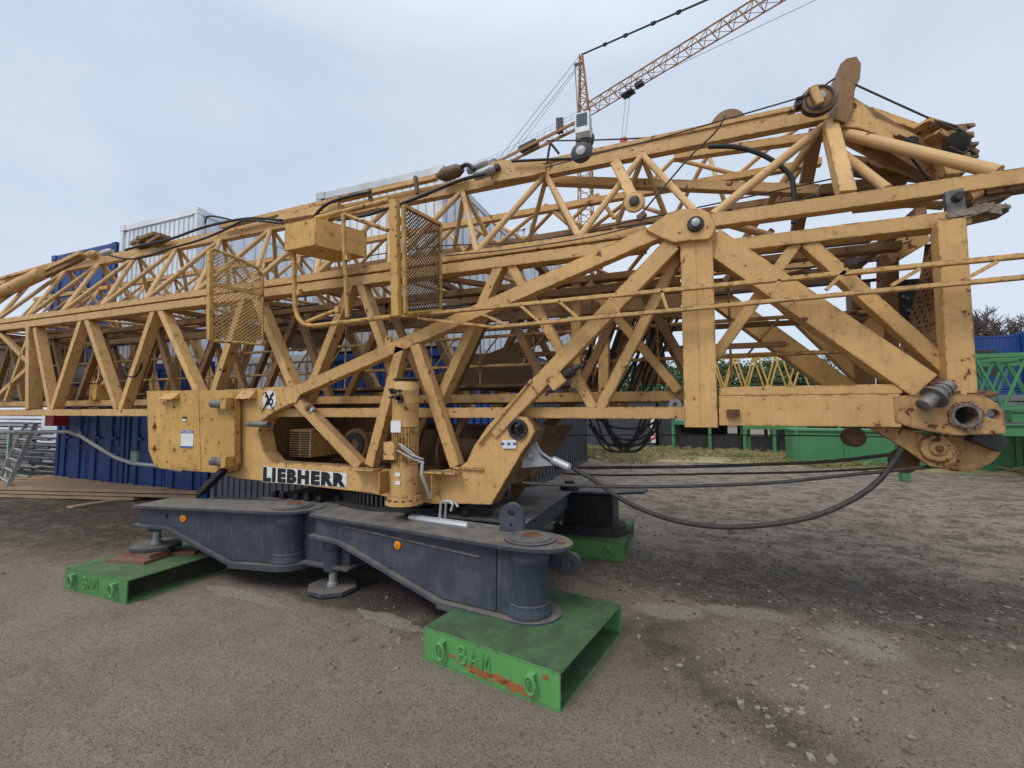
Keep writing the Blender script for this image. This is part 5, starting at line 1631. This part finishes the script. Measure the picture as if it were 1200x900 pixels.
for i, (x0, y0, w_, h_, mt, lb) in enumerate([(-24.5, 8.2, 5.5, 1.7, 'whitebox', 'pale sheet stack at the far left edge behind the tubes'), (-18.6, 8.6, 4.4, 1.35, 'grey_mid', 'grey sheet stack behind the tubes beside the blue container')]):
    st_ = empty('sheet_stack', (x0 + w_ / 2, y0 + .6, 0), lb, 'sheet stack', 'sheet stacks at the left')
    nk = int(h_ / .13)
    for k_ in range(nk):
        dx = random.uniform(-.15, .15)
        MB().box(x0 + dx, x0 + w_ + dx, y0 + random.uniform(-.06, .06), y0 + 1.3, k_ * .13, k_ * .13 + .085).build('sheet', M[mt if k_ % 3 else 'steel'], st_)
q = yp(60, 492, 5.3)
rbx = MB().box(q.x - .12, q.x + .2, 5.25, 5.5, 1.36, 1.62)
tag(rbx.build('red_box', M['red']), 'red sheet metal box hanging under the lattice by the blue container', 'box')
# grey flexible conduit sagging under the tail and the small rack with uprights
pts = [yp(u, v, 4.4) for u, v in [(-30, 507), (30, 506), (80, 506), (95, 511), (115, 524), (135, 536), (155, 543), (185, 546), (215, 552)]]
tag(MB().tube(pts, .03, 10).build('conduit', M['steel']), 'grey flexible conduit sagging below the lattice towards the tail plate', 'conduit')
rk = empty('barrier_rack', yp(185, 575, 5.2), 'low steel rack of upright bars behind the planks', 'rack')
m = MB()
for i in range(7):
    u = 160 + i * 9
    MB().beam(zp(u, 565, .2) * 1.0, zp(u, 565, .2) + V((0, 0, .42)), .022, .03).build('upright', M['green_pale'], rk)
MB().beam(zp(158, 565, .2) + V((0, 0, .42)), zp(216, 567, .2) + V((0, 0, .42)), .03, .04).build('top_bar', M['green_pale'], rk)
q = yp(158, 536, 5.0)
MB().hexa(q, (.09, 0, 0), (0, .02, 0), (0, 0, .11)).build('plate', M['green_pale'], rk)

# ------------------------------------------------------------------ the yard behind, right
# dark grey containers on the ground
GY = 'dark grey containers at the back of the yard'
container('storage_container', -7.2, 21.5, 6.0, 2.44, 0, 2.5, 'greybox', 'dark grey container at the back of the yard left of the hose coil', GY, doors=False)
container('storage_container', -1.1, 21.8, 2.9, 2.44, 0, 2.4, 'greybox', 'dark grey container behind the hanging hose coil', GY, doors=False)
sg_ = empty('warning_post', (-1.3, 21.4, 0), 'red and white striped warning post before the dark containers', 'post')
m = MB().box(-1.42, -1.22, 21.36, 21.4, .25, 1.5); pst = m.build('board', M['white'], sg_)
m = MB()
for i in range(5):
    z = .32 + i * .24
    m.add([(-1.421, 21.355, z), (-1.219, 21.355, z + .12), (-1.219, 21.355, z + .24), (-1.421, 21.355, z + .12)], [(0, 1, 2, 3)])
m.build('red_stripe', M['red'], pst)

# green steel frames and ballast boxes
GF = 'green steel frames stored in the yard'


def frame_stack(x0, y0, w, d, z0, h, label, deck='green_pale', mat='green_yard'):
    r_ = empty('steel_trestle', (x0 + w / 2, y0 + d / 2, 0), label, 'trestle', GF)
    m = MB().box(x0, x0 + w, y0, y0 + .14, z0 + h - .18, z0 + h); m.build('front_beam', M[mat], r_)
    m = MB().box(x0, x0 + w, y0 + d - .14, y0 + d, z0 + h - .18, z0 + h); m.build('back_beam', M[mat], r_)
    n = max(2, int(w / 1.3))
    for i in range(n + 1):
        x = x0 + (w - .12) * i / n
        for yy in (y0, y0 + d - .14): MB().box(x, x + .12, yy + .005, yy + .135, z0, z0 + h - .18).build('post', M[mat], r_)
        MB().box(x + .01, x + .11, y0 + .14, y0 + d - .14, z0 + h - .15, z0 + h - .03).build('cross_beam', M[mat], r_)
    MB().box(x0 + .15, x0 + w - .15, y0 + .1, y0 + d - .1, z0 + h + .002, z0 + h + .06).build('deck', M[deck], r_)
    MB().box(x0 + .3, x0 + w - .3, y0 + .3, y0 + d - .3, z0 + .01, z0 + h * .55).build('stored_load', M['dark'], r_)
    return r_


frame_stack(-.5, 20.3, 3.0, 2.0, 0, 1.30, 'dark loaded green frame with pale boards left of the long green box')
frame_stack(2.2, 20.0, 2.2, 2.0, 0, 1.15, 'shorter green frame stack partly behind the long green box')
frame_stack(4.6, 22.5, 4.5, 2.2, 0, 1.75, 'taller green frame seen over the long green box')
frame_stack(8.2, 17.8, 3.4, 2.2, 0, 2.0, 'green frame with grey sheets at the right edge', 'grey_mid')


def long_box(x0, x1, y, z0, z1, rot, label):
    o = empty('ballast_box', ((x0 + x1) / 2, y, z0), label, 'ballast box', 'long green boxes in the yard')
    MB().box(x0, x1, y, y + 1.1, z0 - .02, z1 - .06).build('body', M['green_yard'], o)
    MB().box(x0 - .04, x1 + .04, y - .05, y + 1.15, z1 - .06, z1).build('rim', M['green_yard'], o)
    n = int((x1 - x0) / 1.2)
    for i in range(n + 1):
        x = x0 + .05 + (x1 - x0 - .2) * i / n
        MB().box(x, x + .1, y - .04, y, z0, z1 - .065).build('rib', M['green_yard'], o)
    return o


long_box(3.2, 8.6, 16.4, 0, 1.12, 0, 'long green steel box on the grass edge under the heel end')
long_box(8.9, 13, 18.6, 0, 1.3, 0, 'second green steel box cut by the right edge')
# green post by the heel
r_ = empty('steel_post', (4.95, 13.5, 0), 'green steel post with a flat head just right of the heel sheave', 'post')
MB().box(4.86, 5.02, 13.4, 13.6, 0, 1.9).build('shaft', M['green_yard'], r_)
MB().box(4.5, 5.12, 13.35, 13.65, 1.9, 2.05).build('head_plate', M['green_yard'], r_)
MB().box(4.80, 4.86, 13.42, 13.55, .6, 1.6).build('rust_bar', M['brown'], r_)


def lattice(x0, x1, y, d, z0, z1, mat, label, name='lattice_segment', step=None, r=.05, group=None, lace='bgtan', cat='lattice'):
    o = empty(name, ((x0 + x1) / 2, y, z0), label, cat, group)
    ch = [(y, z0), (y + d, z0), (y, z1), (y + d, z1)]
    for yy, zz_ in ch:
        MB().beam((x0, yy, zz_), (x1, yy, zz_), r * 2, r * 2).build('chord', M[mat], o)
    st_ = step or (z1 - z0)
    n = max(1, round((x1 - x0) / st_))
    for yy in (y, y + d):
        m = MB()
        for i in range(n):
            a = x0 + (x1 - x0) * i / n; b = x0 + (x1 - x0) * (i + 1) / n; c_ = (a + b) / 2
            m.tube([(a, yy, z0), (c_, yy, z1)], r * .7, 6); m.tube([(c_, yy, z1), (b, yy, z0)], r * .7, 6)
        m.build('side_lacing', M[lace], o)
    m = MB()
    for i in range(n + 1):
        a = x0 + (x1 - x0) * i / n
        m.tube([(a, y, z0), (a, y + d, z0)], r * .6, 6); m.tube([(a, y, z1), (a, y + d, z1)], r * .6, 6)
    m.build('cross_tie', M[lace], o)
    return o


lattice(1.2, 7.2, 30, 1.6, 3.0, 5.15, 'bgtan', 'yellow lattice segment stored high behind the lower beam', r=.07, step=1.1, group='stored lattice segments')
lattice(1.0, 5.2, 28.5, 1.2, 1.2, 2.95, 'bgtan', 'yellow lattice segment lying lower, under the high one', r=.06, step=.9, group='stored lattice segments')
lattice(6.2, 13, 14.2, 1.2, 1.75, 3.02, 'green_yard', 'green lattice segment at the right edge before blue containers', r=.05, step=1.0, lace='green_yard', group='stored lattice segments')
# pale tubes and sheets between
for i, (x0, x1, y, z, mt, lab) in enumerate([(5.0, 9.0, 26, 2.3, 'grey_mid', 'grey brown sheet stack behind the far diagonal'), (5.2, 8.4, 25.2, 1.95, 'green_yard', 'low green sheet stack before the grey sheets'), (4.2, 8.2, 27, 3.0, 'grey_mid', 'grey pipe bundle on top of the yard stores')]):
    st_ = empty('sheet_stack', ((x0 + x1) / 2, y, 0), lab, 'sheet stack', 'sheet stacks in the yard')
    for k in range(6):
        MB().box(x0 + random.uniform(-.2, .2), x1 + random.uniform(-.2, .2), y, y + 1.1, z - 1.2 + k * .2, z - 1.2 + k * .2 + .12).build('sheet', M[mt], st_)
    MB().box(x0 + .2, x1 - .2, y + .1, y + 1, 0, z - 1.21).build('bearer', M['dark'], st_)
GB = 'blue cabins beyond the green lattice'
cabs = ['leftmost blue cabin on the upper level, partly behind the end post', 'second upper blue cabin from the left, with a dark window', 'third upper blue cabin from the left, beside the photo edge', 'upper blue cabin cut by the right edge of the photo']
for i, lb in enumerate(cabs):
    x0 = 15.6 + i * 2.5
    rc = container('site_cabin', x0, 34 - .6 * i, 2.44, 6.0, 3.0, 3.1 + .12 * i, 'blue' if i % 2 == 0 else 'blue_bright', lb, GB, doors=False)
    yy = 34 - .6 * i
    MB().box(x0 + .45, x0 + 1.45, yy - .01, yy + .03, 3.7, 5.3).build('window', M['dark'], rc)
    MB().box(x0 + .40, x0 + 1.50, yy - .004, yy + .02, 3.62, 5.38).build('window_frame', M['whitebox' if i == 2 else 'blue'], rc)
for i, lb in enumerate(['lower blue cabins row, left one behind the green lattice', 'lower blue cabin second from the left behind the green lattice', 'lower blue cabin third from the left behind the grey blocks', 'lower blue cabin at the photo edge behind the grey blocks']):
    container('site_cabin', 15.6 + i * 2.5, 34 - .6 * i, 2.44, 6.0, 0, 2.95, 'blue', lb, GB, doors=False)
lattice(5.6, 13, 16.6, 1.4, 2.0, 3.1, 'green_yard', 'rear green lattice segment resting behind the front green one', r=.055, step=.8, group='stored lattice segments', lace='green_yard')
for i, (x0, y0, z0, lb) in enumerate([(6.6, 13.2, 1.15, 'green cross beam lying before the green lattice'), (7.2, 14.0, 1.45, 'upper green beam on the grey blocks')]):
    o = MB().box(x0, x0 + 4, y0, y0 + .2, z0, z0 + .2); o.box(x0, x0 + 4, y0 - .04, y0 + .24, z0 + .2, z0 + .23); o.box(x0 + .01, x0 + 4, y0 - .04, y0 + .24, z0 - .03, z0)
    tag(o.build('cross_girder', M['green_yard']), lb, 'girder', 'green girders in the yard')
gbx = empty('sheet_stack', (8.5, 15.6, 0), 'stack of grey blocks at the right edge above the green boxes', 'sheet stack', 'sheet stacks in the yard')
for k in range(5):
    MB().box(7.3 + .06 * (k % 2), 10.5, 15.3, 16.2, 1.14 + k * .2, 1.14 + k * .2 + .16).build('sheet', M['grey_mid'], gbx)

# far wood: one mass of leaves behind the yard
wm = MB()
for i in range(30000):
    back = i < 14000
    x = random.uniform(-18, 34); y = random.uniform(56.5, 59) if back else random.uniform(52, 57)
    top = 7.9 + .6 * noise.noise(V((x * .22, 0, 0))) + .35 * noise.noise(V((x * .8, 3, 0)))
    z = random.uniform(.2, 1) ** .7 * top
    if x > 15: z *= .5
    s_ = random.uniform(.25, .42) if back else random.uniform(.08, .18)
    if back: z *= .93
    d = V((random.gauss(0, 1), random.gauss(0, 1), random.gauss(0, 1))).normalized()
    e_ = d.orthogonal().normalized(); f_ = d.cross(e_)
    p = V((x, y, z))
    wm.add([p - e_ * s_, p + f_ * s_ * .6, p + e_ * s_, p - f_ * s_ * .6], [(0, 1, 2, 3)])
tag(wm.build('far_wood', M['leaf'], org=(10, 55, 0), smooth=False), 'low green wood along the back of the yard', 'wood', kind='stuff')


# bare trees beyond the cabins
def bare_tree(x, y, h, seed, label):
    rnd = random.Random(seed)
    root = empty('bare_tree', (x, y, 0), label, 'tree', 'bare trees beyond the blue cabins')
    trunk = MB().tube([(x, y, 0), (x + .1, y, h * .22), (x, y, h * .38)], [h * .028, h * .022, h * .018], 8)
    crown = MB()

    def grow(p, d, l, r, lev):
        q = p + d * l
        crown.tube([p, q], [r, r * .65], 4 if lev > 1 else 6, caps=False)
        if lev >= 5: return
        for k in range(rnd.choice([3, 3, 4]) if lev < 4 else 3):
            dd = (d + V((rnd.gauss(0, .5), rnd.gauss(0, .5), rnd.gauss(.12, .35)))).normalized()
            grow(p.lerp(q, rnd.uniform(.55, 1)), dd, l * rnd.uniform(.6, .8), max(.018, r * .62), lev + 1)

    for k in range(5):
        a = k * 1.26 + rnd.uniform(-.3, .3)
        grow(V((x, y, h * rnd.uniform(.26, .38))), V((math.cos(a) * .6, math.sin(a) * .6, 1)).normalized(), h * .2, h * .016, 0)
    trunk.build('trunk', M['bark'], root)
    crown.build('crown', M['bark'], root, smooth=False)


bare_tree(22.2, 46, 12, 3, 'left bare tree between the end post and the cabins')
bare_tree(24.6, 46, 12, 5, 'bare tree at the right edge above the cabins')
bare_tree(25.2, 50, 10.5, 8, 'smaller bare tree between the other two')

# dry grass strip
gm = MB()
for i in range(9000):
    x = random.uniform(-5, 15); y = random.uniform(14.8, 21)
    if 3.1 < x < 8.7 and 16.2 < y < 17.6: y = random.uniform(14.5, 16.3)
    dens = noise.noise(V((x * .5, y * .5, 0)))
    if x > -1 and y < 16.0 + 1.2 * noise.noise(V((x * .6, 0, 5))) : continue
    if dens < -.25: continue
    h = random.uniform(.06, .26) * (1 + .6 * dens)
    a = random.uniform(0, 6.28); w = .012
    l = V((random.gauss(0, .12), random.gauss(0, .12), h))
    p = V((x, y, gz(x, y) - .005)); s_ = V((math.cos(a) * w, math.sin(a) * w, 0))
    gm.add([p - s_, p + s_, p + l * .6 + s_ * .6, p + l * 1.0 + V((l.x, l.y, -h * .1))], [(0, 1, 2, 3)])
tag(gm.build('dry_grass', M['grass'], org=(0, 18, 0), smooth=False), 'dry straw coloured grass along the back edge of the yard', 'grass', kind='stuff')
# matted turf under the blades
tm = MB()
ny = 14; nxx = 60
for j in range(ny + 1):
    for i in range(nxx + 1):
        x = -7 + 24 * i / nxx; y0_ = 15.6 + 1.0 * noise.noise(V((x * .5, 0, 5))) + .5 * noise.noise(V((x * 1.7, 2, 5)))
        y = y0_ + (24 - y0_) * j / ny
        tm.v.append(V((x, y, gz(x, y) + (.004 if j == 0 else .03 + .02 * noise.noise(V((x, y, 0)))))))
tm.f = [(j * (nxx + 1) + i, j * (nxx + 1) + i + 1, (j + 1) * (nxx + 1) + i + 1, (j + 1) * (nxx + 1) + i) for j in range(ny) for i in range(nxx)]
to = tm.build('grass_verge', M['grass'], org=(0, 18, 0)); to['kind'] = 'structure'

# ------------------------------------------------------------------ the standing crane far behind
BX = empty('tower_crane', (-11.8, 58.5, 0), 'tall yellow tower crane standing far behind with its jib rising to the right', 'crane')
mastX, mastY = -11.8, 58.5
slz = 40.6


def lat_mast(mb, p, q, w0, w1, n, r, up=V((0, 1, 0))):
    """four chord lattice between two points with zigzag on the faces"""
    p, q = V(p), V(q)
    t = (q - p).normalized()
    a = (up - t * up.dot(t)).normalized(); b = t.cross(a)
    cs_ = [(1, 1), (1, -1), (-1, -1), (-1, 1)]

    def pt(f, i):
        w = w0 + (w1 - w0) * f
        return p.lerp(q, f) + a * cs_[i % 4][0] * w / 2 + b * cs_[i % 4][1] * w / 2
    for i in range(4): mb.tube([pt(0, i), pt(1, i)], r, 4)
    for k in range(n):
        for i in range(4):
            if k % 2: mb.tube([pt(k / n, i), pt((k + 1) / n, i + 1)], r * .6, 4)
            else: mb.tube([pt(k / n, i + 1), pt((k + 1) / n, i)], r * .6, 4)
            mb.tube([pt(k / n, i), pt(k / n, i + 1)], r * .5, 4)


m = MB(); lat_mast(m, (mastX, mastY, 0), (mastX, mastY, slz - 2.2), 1.7, 1.7, 24, .09); m.build('mast', M['bgyellow'], BX)
m = MB(); m.lathe((mastX, mastY, slz - 2.2), (0, 0, 1), [(0, 1.1), (.5, 1.3), (1.0, 1.3), (1.2, 1.0), (1.9, 1.0)], 16); m.build('slewing_unit', M['greybox'], BX)
apx = yp(681, 64, mastY)
m = MB(); lat_mast(m, (mastX, mastY, slz), (apx.x, mastY, apx.z), 1.6, .35, 9, .10); m.build('apex_tower', M['bgyellow'], BX)
m = MB()
for s_ in (-.25, .25): m.tube([(mastX - .9, mastY + s_, slz + .5), (apx.x - .9, mastY + s_, apx.z - 1)], .04, 4)
for i in range(12):
    z = slz + .8 + i * .9; m.tube([(mastX - .9, mastY - .25, z), (mastX - .9, mastY + .25, z)], .03, 4)
m.box(apx.x - 1.0, apx.x + .3, mastY - .3, mastY + .3, apx.z - 1.3, apx.z - 1.2)
m.build('apex_ladder', M['bggrey'], BX)
# cab
cx, cz = yp(684, 148, mastY - 1.5).x, yp(684, 148, mastY - 1.5).z
cab = MB().hexa((cx, mastY - 1.6, cz), (.95, 0, 0), (0, .9, 0), (0, 0, 1.35)).build('cab', M['whitebox'], BX)
m = MB().hexa((cx - .05, mastY - 2.53, cz + .3), (.72, 0, 0), (0, .02, 0), (0, 0, .85)); m.hexa((cx + .97, mastY - 1.6, cz + .2), (.02, 0, 0), (0, .65, 0), (0, 0, .85))
m.build('window', M['glass'], cab)
# jib: comes towards us to the right at constant height
jz = 42.6
j0 = V((mastX + .3, mastY - .2, jz)); j1 = zp(935, -16, jz + .4)
jd = (j1 - j0).normalized(); jl = (j1 - j0).length
side = V((0, 0, 1)).cross(jd).normalized()
m = MB()
for s_ in (-.7, .7): m.tube([j0 + side * s_, j1 + side * s_], .085, 5)
topc = V((0, 0, 1.5))
m.tube([j0 + topc, j1 + topc], .10, 5)
n = int(jl / 1.5)
for k in range(n):
    a = j0 + jd * (jl * k / n); b = j0 + jd * (jl * (k + .5) / n); c_ = j0 + jd * (jl * (k + 1) / n)
    for s_ in (-.7, .7):
        m.tube([a + side * s_, b + topc], .05, 4); m.tube([b + topc, c_ + side * s_], .05, 4)
    m.tube([a - side * .7, c_ + side * .7], .04, 4); m.tube([a - side * .7, a + side * .7], .04, 4)
m.build('jib', M['bgyellow'], BX)
# counter jib
k0 = V((mastX - .3, mastY + .1, jz - .9)); k1 = zp(575, 197, jz - 1.2)
kd = (k1 - k0).normalized()
m = MB()
for s_ in (-.7, .7): m.beam(k0 + side * s_, k1 + side * s_, .35, .2)
for k in range(14):
    p = k0.lerp(k1, k / 13); m.tube([p - side * .7, p + side * .7], .05, 4)
m.build('counter_jib', M['bgyellow'], BX)
m = MB()
for s_ in (-1, 1):
    for hgt in (.5, 1.05): m.tube([k0 + side * s_ + V((0, 0, hgt)), k1 + side * s_ + V((0, 0, hgt))], .025, 4)
    for k in range(16):
        p = k0.lerp(k1, k / 15) + side * s_; m.tube([p, p + V((0, 0, 1.05))], .025, 4)
m.build('walkway_rail', M['bggrey'], BX)
p = k0.lerp(k1, .22); MB().hexa(p + V((0, 0, 1.2)), (.5, .1, 0), (-.1, .5, 0), (0, 0, .9)).build('control_cabinet', M['greybox'], BX)
p = k0.lerp(k1, .55); MB().hexa(p + V((0, 0, .5)), kd * 1.6, side * .5, (0, 0, .35)).build('hoist_unit', M['greybox'], BX)
p = k0.lerp(k1, .97); MB().hexa(p + V((0, 0, -.6)), kd * .9, side * .7, (0, 0, 1.5)).build('counterweight', M['bggrey'], BX)
# ties
e1 = zp(850, -24, jz + 8)
m = MB(); A_ = V((apx.x + .15, mastY, apx.z))
tj = j0 + jd * (jl * .98) + topc
tend = yp(832, -2, mastY - 9)
m.tube([A_, tend], .12, 5)
for f in (.22, .4, .62, .8): m.tube([A_.lerp(tend, f - .012), A_.lerp(tend, f + .012)], .24, 5)
m.build('jib_tie', M['dark'], BX)
m = MB()
for s_ in (-.5, .5): m.tube([A_ + V((-.3, s_, -.6)), k1.lerp(k0, .08) + side * s_], .05, 4)
m.tube([A_ + V((-.3, 0, -1.5)), k1.lerp(k0, .25)], .04, 4)
m.build('counter_jib_tie', M['bggrey'], BX)
m = MB().tube([zp(736, 104, jz - .4), zp(985, -14, jz - 3)], .035, 4); m.build('trolley_rope', M['bggrey'], BX)
# trolley and hook
tp = zp(736, 110, jz - .2)
trl = MB().hexa(tp, jd * .8, side * .5, (0, 0, .12)); trl.hexa(tp + jd * 1.6 + V((0, 0, .35)), jd * .5, side * .4, (0, 0, .2)); trl.hexa(tp + V((0, 0, -.25)), jd * .25, side * .3, (0, 0, .12))
tro = trl.build('trolley', M['dark'], BX)
hk = yp(731, 165, tp.y)
m = MB(); m.tube([tp + jd * .3, V((hk.x + .15, tp.y, hk.z))], .03, 4); m.tube([tp - jd * .3, V((hk.x - .3, tp.y, hk.z))], .03, 4); m.build('hook_rope', M['bggrey'], tro)
MB().lathe((hk.x, tp.y, hk.z), (0, -1, 0), [(-.15, .2), (-.1, .5), (.1, .5), (.15, .2)], 14).build('hook_block', M['red'], tro)

# ------------------------------------------------------------------ sky, sun, camera
w = bpy.data.worlds.new('World'); scn.world = w; w.use_nodes = True
nt = w.node_tree; k = N(nt)
bg = nt.nodes['Background']
SUN_EL, SUN_AZ = R(50), R(200)      # azimuth clockwise from +Y: the sun stands behind the camera, veiled by cloud
sky = k.new('ShaderNodeTexSky', sky_type='NISHITA'); sky.sun_disc = False
sky.sun_elevation = SUN_EL; sky.sun_rotation = SUN_AZ; sky.air_density = 1.0; sky.dust_density = 3.0; sky.altitude = 50
tc = k.new('ShaderNodeTexCoord').outputs['Generated']
sep = k.new('ShaderNodeSeparateXYZ'); k.link(tc, sep.inputs[0])
n1 = k.noise(k.mapping(tc, (1, 1, 2.2)), 2.1, 5, .55, .6)
n2 = k.noise(k.mapping(tc, (1, 1, 2.0)), .9, 3, .5)
cl_ = k.mix(k.ramp(n1, .3, .72), (5.2, 6.15, 7.5), (6.4, 7.2, 8.3))
cl_ = k.mix(k.math('MULTIPLY', k.ramp(n2, .42, .66), .5), cl_, (7.2, 7.8, 8.7))
cl_ = k.mix(k.math('MULTIPLY', k.ramp(sep.outputs[2], .25, 0), .55), cl_, (6.4, 7.4, 8.8))
# the veil of cloud is brighter high up and around the hidden sun
cl_ = k.mix(k.ramp(sep.outputs[2], .62, .95), cl_, (11.5, 12.5, 13.5))
tot = k.mix(.9, sky.outputs[0], cl_)
k.link(tot, bg.inputs[0]); bg.inputs[1].default_value = .105

sl = bpy.data.lights.new('sun', 'SUN'); sl.energy = 1.5; sl.angle = R(24); sl.color = (1, .96, .9)
so_ = bpy.data.objects.new('sun', sl); COL.objects.link(so_)
dv = V((math.sin(SUN_AZ) * math.cos(SUN_EL), math.cos(SUN_AZ) * math.cos(SUN_EL), math.sin(SUN_EL)))
so_.rotation_euler = dv.to_track_quat('Z', 'Y').to_euler()
so_.location = dv * 30

cd = bpy.data.cameras.new('camera'); cd.sensor_width = 36; cd.lens = FOC / 1200 * 36; cd.clip_start = .05; cd.clip_end = 4000
co_ = bpy.data.objects.new('camera', cd); COL.objects.link(co_)
co_.location = (0, 0, EYE); co_.rotation_euler = (R(90) + PITCH, 0, YAW)
scn.camera = co_
scn.view_settings.view_transform = 'Standard'; scn.view_settings.look = 'None'
scn.view_settings.exposure = .12; scn.view_settings.gamma = 1
scn.cycles.max_bounces = 5
